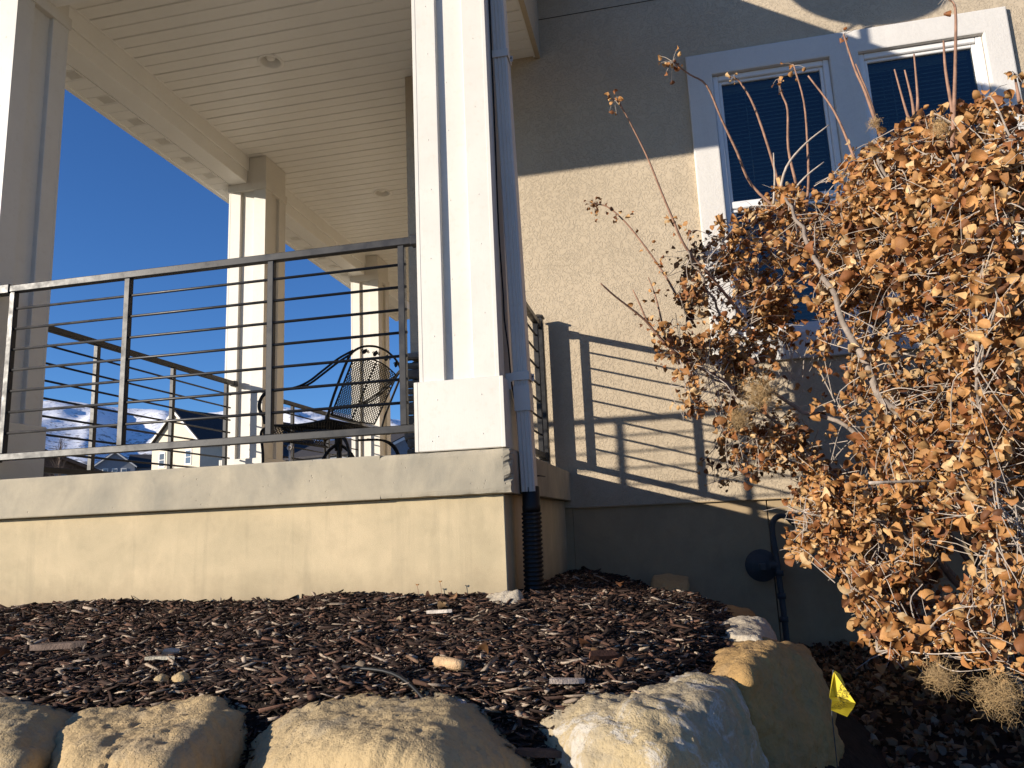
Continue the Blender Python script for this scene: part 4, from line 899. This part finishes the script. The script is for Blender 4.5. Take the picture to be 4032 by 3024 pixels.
chip(.60, -1.24, .125, .018, .014, -.08, .035, (.33, .22, .16), 'pinkish stick along the top of the white streaked boulder', 'stick', True)
chip(.43, -1.30, .05, .02, .015, .1, .032, (.42, .27, .16), 'short tan block of wood in front of the pine cone')
chip(-1.01, -.92, .06, .02, .012, .9, .03, (.45, .40, .33), 'small pale upright chip at the middle left of the mulch', tiltx=.6)
chip(-1.0, -.99, .10, .018, .010, .05, .03, (.40, .36, .28), 'long pale chip below the upright one at the middle left')
chip(-1.55, -.80, .22, .05, .02, .05, .03, (.13, .09, .07), 'broad brown bark piece at the left edge of the mulch', 'bark_slab')
chip(.10, -1.27, .05, .013, .009, -.9, .032, (.5, .42, .35), 'pale slanting chip just right of the tan wooden stub', tiltx=.4)
chip(-.24, -.35, .11, .02, .012, -.15, .03, (.5, .44, .38), 'white chip below the foundation near the concrete chunk')
# pine cone
pc = thing('pine_cone', 'small brown pine cone in the mulch near the right end', 'pine cone', (.41, -1.14, bed_z(.41, -1.14)+.025), .4, None, world=False)
m = MB(); m.tube([(-.026, 0, 0), (-.01, 0, 0), (.012, 0, 0), (.03, 0, 0)], [.006, .012, .011, .003], 8); M_cone = mat_simple('cone_scale', (.085, .055, .04), .85, .3, 60, .5); m.link('core', M_cone, pc)
m = MB()
for k in range(64):
    a = k*2.399; t_ = k/63; x = -.027+.055*t_; r = .013+.010*math.sin(math.pi*min(1, .12+t_*.9)); y, z = r*math.cos(a), r*math.sin(a)
    n_ = Vector((.35, math.cos(a), math.sin(a))).normalized(); s_ = n_.orthogonal(); w_ = n_.cross(s_); p = Vector((x, y*.6, z*.6))
    u_ = Vector((0, -math.sin(a), math.cos(a)))*.0052; e_ = n_*.011; m.add([p-u_*.5, p+u_*.5, p+u_+e_, p+e_*1.25, p-u_+e_], [(0, 1, 2, 3, 4), (4, 3, 2, 1, 0)])
tag(m.link('scale', M_cone, pc), kind='stuff')
# drip line
tag(MB().tube(catmull([(-.30, -1.12, bed_z(-.30, -1.12)+.022), (-.12, -1.19, bed_z(-.12, -1.19)+.03), (.0, -1.27, bed_z(0, -1.27)+.028), (.10, -1.36, bed_z(.1, -1.36)+.02), (.16, -1.43, bed_z(.16, -1.43)+.0)], 5), .0055, 8).link('drip_line', M_black), 'black irrigation tube running over the mulch behind the widest boulder', 'hose')

# ================================================================ DEAD SHRUB
STEMS=[[(2.23,0.7,-1.07),(2.08,0.75,-0.58),(1.75,0.25,-0.06),(1.59,0.16,0.14),(1.48,0.28,0.62),(1.42,0.42,0.98),(1.39,0.6,1.25)],[(2.23,0.7,-1.07),(1.99,0.8,-0.47),(1.65,0.9,0.04),(1.34,1.0,0.24),(1.1,0.81,0.51),(0.98,0.71,0.78),(0.86,0.61,1.05)],[(2.23,0.7,-1.07),(1.86,0.75,-0.53),(1.51,0.9,-0.17),(1.32,0.98,0.09),(0.99,0.71,0.33),(0.72,0.5,0.51)],[(2.23,0.7,-1.07),(2.06,0.5,-0.57),(1.95,0.3,0.04),(1.81,0.1,0.42),(1.73,0.1,0.84),(1.71,0.15,1.3)],[(2.23,0.7,-1.07),(2.07,0.3,-0.37),(1.95,0.0,0.18),(1.85,-0.25,0.69),(1.88,-0.25,1.14)],[(2.23,0.7,-1.07),(1.9,0.55,-0.67),(1.58,0.4,-0.4),(1.29,0.5,-0.35)],[(2.23,0.7,-1.07),(1.9,0.4,-0.81),(1.62,0.15,-0.7),(1.38,0.1,-0.69)],[(2.23,0.7,-1.07),(1.9,0.3,-0.91),(1.61,0.0,-0.87),(1.39,-0.15,-0.86)],[(2.23,0.7,-1.07),(2.07,0.1,-0.18),(1.9,-0.4,0.45),(1.96,-0.5,0.92)],[(2.23,0.7,-1.07),(2.09,0.1,-0.37),(2.02,-0.4,0.27),(2.07,-0.5,0.7)],[(2.23,0.7,-1.07),(2.05,0.7,-0.34),(1.79,0.6,0.4),(1.66,0.5,0.86),(1.64,0.5,1.07)],[(2.23,0.7,-1.07),(2.0,0.2,-0.73),(1.82,-0.2,-0.44),(1.75,-0.4,-0.12),(1.74,-0.5,0.17)]]
SHOOTS=[[(1.44,0.95,1.28),(1.27,0.95,1.5),(1.2,0.88,1.68),(1.13,0.83,1.86),(1.06,0.77,2.05),(0.97,0.7,2.09),(0.88,0.63,2.14)],[(1.42,0.9,1.35),(1.39,0.95,1.67),(1.33,0.95,1.98),(1.27,0.94,2.13),(1.23,0.91,2.16)],[(1.5,0.9,1.44),(1.48,0.9,1.67),(1.5,0.9,1.9),(1.48,0.9,2.0),(1.47,0.9,2.1)],[(1.5,0.8,1.19),(1.54,0.8,1.39),(1.56,0.8,1.61),(1.57,0.8,1.88),(1.54,0.8,2.11)],[(1.75,0.5,1.16),(1.7,0.5,1.41),(1.64,0.5,1.65),(1.54,0.5,1.86)],[(1.75,0.2,1.32),(1.71,0.2,1.56),(1.68,0.2,1.68),(1.65,0.2,1.87)],[(1.76,0.25,1.37),(1.74,0.25,1.55),(1.7,0.25,1.74)],[(1.81,0.0,1.29),(1.8,0.0,1.35),(1.78,0.0,1.54)],[(1.83,0.0,1.31),(1.83,0.0,1.4),(1.82,0.0,1.53)],[(1.81,-0.1,1.28),(1.82,-0.1,1.36),(1.83,-0.1,1.54)],[(1.87,-0.25,1.07),(1.88,-0.25,1.18),(1.88,-0.25,1.36),(1.89,-0.25,1.49)],[(1.84,-0.3,1.01),(1.87,-0.3,1.18),(1.9,-0.3,1.37),(1.93,-0.3,1.59),(1.91,-0.3,1.64)],[(1.15,0.85,0.69),(0.99,0.72,0.9),(0.86,0.61,1.05),(0.8,0.56,1.21),(0.76,0.53,1.33),(0.69,0.48,1.55),(0.58,0.38,1.79),(0.55,0.35,1.8)],[(0.9,1.35,0.82),(0.83,1.35,0.97),(0.76,1.4,1.15),(0.66,1.4,1.34),(0.53,1.4,1.55),(0.42,1.4,1.67),(0.33,1.4,1.7)],[(1.13,0.83,0.28),(0.85,0.6,0.42),(0.72,0.5,0.51),(0.62,0.41,0.63),(0.49,0.29,0.73),(0.43,0.22,0.78)],[(0.73,1.3,0.69),(0.63,1.3,0.83),(0.59,1.3,0.95),(0.55,1.3,1.06)],[(2.0,-0.5,1.06),(2.0,-0.5,1.11),(2.0,-0.5,1.17)],[(1.36,0.85,1.33),(1.38,0.85,1.47),(1.39,0.85,1.63)],[(1.38,0.8,1.34),(1.43,0.75,1.49),(1.54,0.75,1.61),(1.67,0.75,1.7)],[(1.41,0.75,1.31),(1.51,0.7,1.4),(1.61,0.7,1.47)],[(1.06,0.78,1.13),(1.23,0.91,1.25),(1.43,0.9,1.26)],[(1.44,-0.1,-0.24),(1.66,0.0,-0.24),(1.8,0.1,-0.25)],[(0.73,1.3,0.69),(0.69,1.35,0.99),(0.65,1.4,1.16)]]
BLOBS=[(2.0,-0.3,1.08,0.106),(1.87,-0.3,1.04,0.107),(1.79,-0.1,1.12,0.115),(1.73,0.2,1.21,0.105),(1.93,-0.5,0.82,0.114),(1.83,-0.4,0.81,0.119),(1.78,-0.1,0.94,0.133),(1.71,0.2,1.03,0.125),(1.64,0.5,1.05,0.137),(1.44,0.9,1.34,0.116),(1.29,0.96,1.25,0.131),(1.44,0.8,1.04,0.149),(1.55,0.5,0.87,0.136),(1.65,0.1,0.78,0.141),(1.74,-0.2,0.7,0.127),(1.78,-0.5,0.58,0.113),(1.87,-0.6,0.55,0.108),(1.1,0.81,1.16,0.102),(0.95,1.3,1.24,0.1),(1.2,0.89,0.96,0.128),(1.41,0.8,0.78,0.135),(1.54,0.4,0.63,0.131),(1.63,0.0,0.53,0.116),(1.71,-0.3,0.47,0.121),(1.74,-0.6,0.37,0.108),(1.85,-0.6,0.33,0.091),(0.83,0.59,0.78,0.072),(0.99,1.2,0.88,0.11),(0.8,0.57,0.58,0.095),(0.98,0.71,0.55,0.109),(1.23,0.91,0.68,0.114),(1.36,0.9,0.58,0.112),(1.48,0.5,0.46,0.089),(1.63,0.2,0.37,0.081),(1.75,0.0,0.34,0.095),(1.76,-0.4,0.22,0.098),(1.85,-0.5,0.18,0.094),(0.79,1.4,0.57,0.1),(0.89,0.64,0.32,0.107),(1.09,0.8,0.41,0.123),(1.24,0.92,0.29,0.112),(0.83,0.59,0.18,0.082),(0.99,0.72,0.08,0.107),(1.16,0.86,0.09,0.11),(0.91,1.3,-0.04,0.082),(0.92,1.3,-0.17,0.068),(1.04,0.76,-0.13,0.095),(1.25,0.93,-0.08,0.098),(1.57,0.4,0.12,0.053),(1.64,0.2,0.15,0.08),(1.74,0.0,0.11,0.112),(1.77,-0.3,0.04,0.101),(1.83,-0.5,0.01,0.093),(1.58,0.2,-0.07,0.079),(1.68,0.0,-0.08,0.102),(1.72,-0.3,-0.12,0.1),(1.79,-0.5,-0.15,0.092),(1.38,0.8,-0.12,0.059),(1.4,0.6,-0.25,0.1),(1.52,0.4,-0.24,0.105),(1.59,0.1,-0.27,0.095),(1.7,-0.1,-0.28,0.106),(1.75,-0.4,-0.29,0.095),(1.27,0.5,-0.37,0.098),(1.4,0.4,-0.42,0.104),(1.5,0.1,-0.44,0.095),(1.65,0.0,-0.42,0.082),(1.79,-0.4,-0.42,0.078),(1.23,0.5,-0.52,0.075),(1.35,0.3,-0.57,0.091),(1.45,0.1,-0.6,0.085),(1.56,0.0,-0.58,0.073),(1.78,-0.4,-0.56,0.062),(1.38,0.1,-0.71,0.075),(1.46,0.0,-0.72,0.072),(1.39,-0.1,-0.8,0.061),(1.48,-0.2,-0.81,0.067),(1.42,-0.2,-0.88,0.05),(1.54,-0.2,-0.89,0.05),(1.69,-0.2,-0.73,0.066),(1.72,-0.4,-0.71,0.077),(1.62,-0.3,-0.82,0.064),(1.69,-0.4,-0.82,0.069),(1.75,-0.4,-0.88,0.046),(2.04,-0.5,0.74,0.144),(2.0,-0.5,0.33,0.141),(1.99,-0.4,-0.06,0.142),(1.97,-0.3,-0.44,0.128)]
PLUMES=[(1.1,0.2,0.19,0.073),(1.47,-0.55,-0.87,0.051),(1.61,-0.6,-0.91,0.066),(1.71,-0.55,0.98,0.034),(1.02,0.3,0.09,0.049),(1.67,0.0,1.3,0.028)]
def leaf_base(seed):
    r = np.random.RandomState(seed); nl, nw = 5, 4
    prof = np.array([.34, .86, 1.02, .94, .52])*r.uniform(.88, 1.1, 5); V = []
    ca, cb, tw = r.uniform(.6, 2.4)*r.choice([-1, 1]), r.uniform(-2.0, 2.0), r.uniform(-1.1, 1.1)
    for i in range(nl):
        t = i/(nl-1)
        for j in range(nw):
            w = (j/(nw-1)-.5)*2*prof[i]*.46*(1+r.uniform(-.10, .10)); x = t; z = -ca*w*w*1.5+cb*.32*(t-.5)**2*2+tw*(t-.5)*w+r.uniform(-.05, .05); V.append((x, w*(1-.12*abs(ca)), z))
    Q = [(i*nw+j, i*nw+j+1, (i+1)*nw+j+1, (i+1)*nw+j) for i in range(nl-1) for j in range(nw-1)]
    return np.array(V), np.array(Q)
LEAVES = [leaf_base(s) for s in range(12)]
shrub = thing('shrub', 'tall dead smoke bush with curled orange brown leaves in front of the window', 'shrub', (2.23, .7, -1.2))
M_twig = mat_simple('pale_twig', (.40, .34, .285), .85, .25, 30, .4); M_stem = mat_simple('grey_stem_bark', (.25, .205, .17), .9, .3, 14, .6, 60); M_shoot = mat_simple('red_brown_shoot', (.27, .155, .105), .8, .3, 25, .4)
STEMS += [[(2.3, .7, -1.2), (2.5, .6, -.4), (2.75, .5, .4), (2.95, .4, 1.2)], [(2.3, .7, -1.2), (2.7, .6, -.6), (3.1, .5, .0), (3.35, .5, .6)], [(2.3, .7, -1.2), (2.4, .3, -.3), (2.5, -.1, .6), (2.55, -.2, 1.3)]]
allp = []; alld = []
for k, S_ in enumerate(STEMS):
    P = [(2.23+rnd.uniform(-.08, .08), .7+rnd.uniform(-.08, .08), -1.25)]+S_[1:]; P = catmull(P, 7)
    for i in range(3, len(P)): P[i] = P[i]+Vector((rnd.uniform(-.012, .012), rnd.uniform(-.012, .012), rnd.uniform(-.01, .01)))
    r0 = .025 if k in (0, 3, 4, 8, 9, 10) else .016; n_ = len(P)
    MB().tube(P, [r0*(1-.72*i/(n_-1)) for i in range(n_)], 9).link('branch', M_stem, shrub)
    allp += P[5:]; alld += [(P[min(i+1, n_-1)]-P[i-1]).normalized() for i in range(5, n_)]
tips = []
for k, S_ in enumerate(SHOOTS):
    P = catmull(S_, 4); n_ = len(P); r0 = .0085 if len(S_) > 3 else .007
    MB().tube(P, [r0*(1-.55*i/(n_-1)) for i in range(n_)], 7).link('shoot', M_twig if k in (17, 18, 19, 20, 21) else M_shoot, shrub); tips.append((P[-1], k))
    if k in (12, 13, 14, 20): allp += P[:len(P)//2]; alld += [(P[1]-P[0]).normalized()]*(len(P)//2)
AP = np.array([tuple(p) for p in allp])
tw = MB(); LP = []; LN = []; LS = []     # leaf positions / normals / sizes
view = np.array(CAM_POS)
rs = np.random.RandomState(21)
for q_ in range(44):                      # the crown goes on past the right edge of the picture
    a_ = rs.uniform(-.2, 1.0); BLOBS.append((2.45+.95*rs.rand()*(1-.25*a_), rs.uniform(-.35, 1.2), -.85+2.2*rs.rand(), rs.uniform(.07, .11)))
fill = []
for (bx, by, bz, br) in BLOBS:            # a second, deeper layer of the crown behind the outer clumps
    v_ = Vector((bx, by, bz))-CAM_POS; f_ = 1+(.34+.22*rs.rand())/v_.length; q_ = CAM_POS+v_*f_
    lim = min(1.75, .035+(q_.x+.048)/1.235-.05) if q_.x < 1.9 else 1.6
    if q_.y < lim+.3 and br > .05 and q_.y < 1.7: fill.append((q_.x, q_.y, q_.z, br*1.05))
for (bx, by, bz, br) in BLOBS+fill:
    c = Vector((bx, by, bz)); dist = (c-CAM_POS).length
    nt_ = int((7+95*br*br*7)*(.8 if by > .9 else 1.0))
    for k in range(nt_):
        d = np.linalg.norm(AP-np.array(c), axis=1); cand = np.argsort(d)[:14]; a = Vector(AP[cand[rs.randint(len(cand))]])
        off = Vector(rs.normal(0, 1, 3)); off = off.normalized()*br*1.05*(rs.rand()**.45); off.y *= 1.5
        e = c+off
        a = a.lerp(e, max(0, 1-.30/max((e-a).length, 1e-6))*.85) if (e-a).length > .34 else a
        mid_ = (a+e)/2+Vector((rs.normal(0, .035), rs.normal(0, .035), rs.normal(.02, .03)))
        P = catmull([a, mid_, e], 4); n_ = len(P); rr = rs.uniform(.0016, .0034)
        tw.tube(P, [rr*(1-.6*i/(n_-1)) for i in range(n_)], 4, False)
        if rs.rand() < .45:
            g = P[n_//2]+Vector(rs.normal(0, .06, 3)); tw.tube([P[n_//2], (P[n_//2]+g)/2+Vector(rs.normal(0, .008, 3)), g], [rr*.6, rr*.45, rr*.25], 3, False)
        ml = rs.randint(9, 17)
        for i in range(ml):
            t = rs.uniform(.35, 1.02); ii = min(int(t*(n_-1)), n_-1); p = P[ii]+Vector(rs.normal(0, .022, 3)); LP.append(tuple(p)); LS.append(rs.choice([rs.uniform(.014, .028), rs.uniform(.026, .042), rs.uniform(.040, .064)], p=[.48, .36, .16])*(1.12 if by < 0 else 1.0 if bx > 1.2 else .9))
for (tp, k) in tips:
    if k in (0, 1, 2, 3, 11, 12, 13, 16, 5):
        for i in range({13: 26, 12: 12, 0: 16, 11: 14}.get(k, 6)):
            p = tp+Vector(rs.normal(0, .03, 3)); p.z -= abs(rs.normal(0, .02)); LP.append(tuple(p)); LS.append(rs.uniform(.016, .032)); tw.tube([tp, (tp+p)/2+Vector((0, 0, .008)), p], [.0016, .0012, .0008], 3, False)
for (k, f0, f1, n_) in ((12, .0, .45, 60), (13, .0, .8, 60), (14, .0, .6, 60), (15, .1, .9, 10), (20, .0, .9, 26), (22, .1, 1, 16)):
    P = catmull(SHOOTS[k], 6)
    for i in range(n_):
        p = P[int((f0+(f1-f0)*rs.rand())*(len(P)-1))]+Vector(rs.normal(0, .035, 3)); LP.append(tuple(p)); LS.append(rs.uniform(.018, .036))
tag(tw.link('twigs', M_twig, shrub), kind='stuff')
LP = np.array(LP); LS = np.array(LS)
gap = np.array([noise.noise(Vector(p_)*4.6)+.45*noise.noise(Vector(p_)*11) for p_ in LP.tolist()])
kp = (gap > np.where(LP[:, 0] < 1.35, -.09, -.22)+.10*rs.normal(0, 1, len(LP))) | (LP[:, 2] > 1.9); LP, LS = LP[kp], LS[kp]; n = len(LP)
out = rs.normal(0, 1, (n, 3)); out += np.array([-.55, -.75, .35])*rs.uniform(.0, 1.7, (n, 1))
R = rot_from(out, rs.uniform(0, 6.283, n)); var = rs.randint(0, len(LEAVES), n)
pal = np.array([(.45, .228, .08), (.36, .16, .05), (.52, .31, .13), (.26, .098, .032), (.13, .052, .022), (.58, .40, .21)]); pw = np.array([.27, .22, .17, .15, .11, .08])
cols = pal[rs.choice(len(pal), n, p=pw/pw.sum())]*rs.uniform(.62, 1.12, (n, 1))
dcam = np.linalg.norm(LP-view, axis=1); d3 = LP-view; dep = d3@np.array(CAM_F); sx = 2016+2964*(d3@np.array(CAM_R))/dep; sy = 1512-2964*(d3@np.array(CAM_U))/dep
inside = (sx > 20) & (sx < 4012) & (sy > 20) & (sy < 3004)
order = np.argsort(-(LS/dcam)*inside); big = set(order[:300].tolist())
Vs, Qs, Cs = [], [], []; off = 0
for vi, (bv, bq) in enumerate(LEAVES):
    idx = np.array([i for i in np.where(var == vi)[0] if i not in big])
    if len(idx) == 0: continue
    loc = (bv-np.array([.15, 0, 0]))[None]*LS[idx][:, None, None]; w = np.einsum('nij,nkj->nki', R[idx], loc)+LP[idx][:, None]
    Vs.append(w.reshape(-1, 3)); Qs.append((np.arange(len(idx))[:, None, None]*len(bv)+bq[None]).reshape(-1, 4)+off); Cs.append(np.repeat(cols[idx], len(bv), 0)); off += len(idx)*len(bv)
M_leaf = attr_mat('dead_leaf', 'tint', .65, .4, 90, .10, spec=.3)
stops = []; acc = 0
for p_, w_ in zip(pal, pw): stops.append((acc, tuple(p_))); acc += w_/pw.sum()
M_leaf1 = attr_mat('dead_leaf_single', 'tint', .65, .4, 90, .10, True, stops, .3)
tag(put('leaves', np_mesh('leaves', np.concatenate(Vs), np.concatenate(Qs), np.concatenate(Cs), True), M_leaf, shrub), kind='stuff')
lm = []
for vi, (bv, bq) in enumerate(LEAVES):
    me = mesh_from('leaf', bv-np.array([.15, 0, 0]), [tuple(int(i) for i in f) for f in bq], True); me.materials.append(M_leaf1); lm.append(me)
for i in sorted(big):
    o = bpy.data.objects.new('leaf', lm[var[i]]); COL.objects.link(o); o.parent = shrub
    o.matrix_parent_inverse = WORLD_BUILT[shrub.name]
    o.matrix_local = Matrix([[*(R[i][r]*LS[i]), LP[i][r]] for r in range(3)]+[[0, 0, 0, 1]])
M_hair = mat_simple('plume_hair', (.40, .27, .13), .8, .2, 20, 0)
for (x, y, z, r) in PLUMES:
    m = MB(); c = Vector((x, y, z))
    for k in range(int(420*(r/.05)**.7)):
        p = c+Vector(rs.normal(0, 1, 3))*r*.42; d = Vector(rs.normal(0, 1, 3)).normalized(); pts = [p]
        for q in range(5): d = (d+Vector(rs.normal(0, .38, 3))).normalized(); pts.append(pts[-1]+d*r*.15)
        m.tube(pts, .00036, 3, False)
    tag(m.link('seed_plume', M_hair, shrub), kind='stuff')
# fallen leaves on the shaded ground
n = 9000; x = rs.uniform(.7, 4.2, n); y = rs.uniform(-1.6, 1.98, n); x[:46] = rs.uniform(-2.2, .75, 46); y[:46] = rs.uniform(-1.3, 1.6, 46)
ok = np.array([xx > bed_edge(yy)+.10 or (i_ < 46 and (xx > .1 or yy < -.05)) for i_, (xx, yy) in enumerate(zip(x, y))]); x, y = x[ok], y[ok]; n = len(x)
z = np.array([ground_z(a, b) if a > bed_edge(b)+.10 else bed_z(a, b)+.012 for a, b in zip(x, y)])+rs.uniform(.004, .04, n)
up = rs.normal(0, .45, (n, 3)); up[:, 2] = 1; R2 = rot_from(up, rs.uniform(0, 6.283, n)); var2 = rs.randint(0, len(LEAVES), n); sz = rs.uniform(.022, .048, n)
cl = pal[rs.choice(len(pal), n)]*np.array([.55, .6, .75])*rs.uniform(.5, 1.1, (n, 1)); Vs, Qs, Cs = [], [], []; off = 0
for vi, (bv, bq) in enumerate(LEAVES):
    idx = np.where(var2 == vi)[0]; w = np.einsum('nij,nkj->nki', R2[idx], (bv-np.array([.5, 0, 0]))[None]*sz[idx][:, None, None])+np.stack([x, y, z], 1)[idx][:, None]
    Vs.append(w.reshape(-1, 3)); Qs.append((np.arange(len(idx))[:, None, None]*len(bv)+bq[None]).reshape(-1, 4)+off); Cs.append(np.repeat(cl[idx], len(bv), 0)); off += len(idx)*len(bv)
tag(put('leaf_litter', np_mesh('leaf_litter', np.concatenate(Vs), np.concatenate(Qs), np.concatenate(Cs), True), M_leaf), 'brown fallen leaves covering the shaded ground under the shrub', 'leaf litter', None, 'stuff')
# two dried weeds at the foot of the foundation
for (x, h) in ((-.44, .075), (-.335, .085)):
    t = thing('dry_weed', 'tiny dry weed stem with curled tip against the sunlit foundation, '+('left of the two' if x < -.4 else 'right of the two'), 'weed', (x, -.03, bed_z(x, -.03)), 0, 'dry weeds by the porch corner', world=False)
    MB().tube(catmull([(0, 0, 0), (.004, .002, h*.5), (-.002, 0, h)], 4), .0012, 4).link('stem', M_shoot, t)
    bv, bq = LEAVES[2]; MB().add([tuple(q_*.015+np.array([-.007, 0, h])) for q_ in bv], [tuple(int(i) for i in f) for f in bq], True).link('leaf', M_leaf1, t)
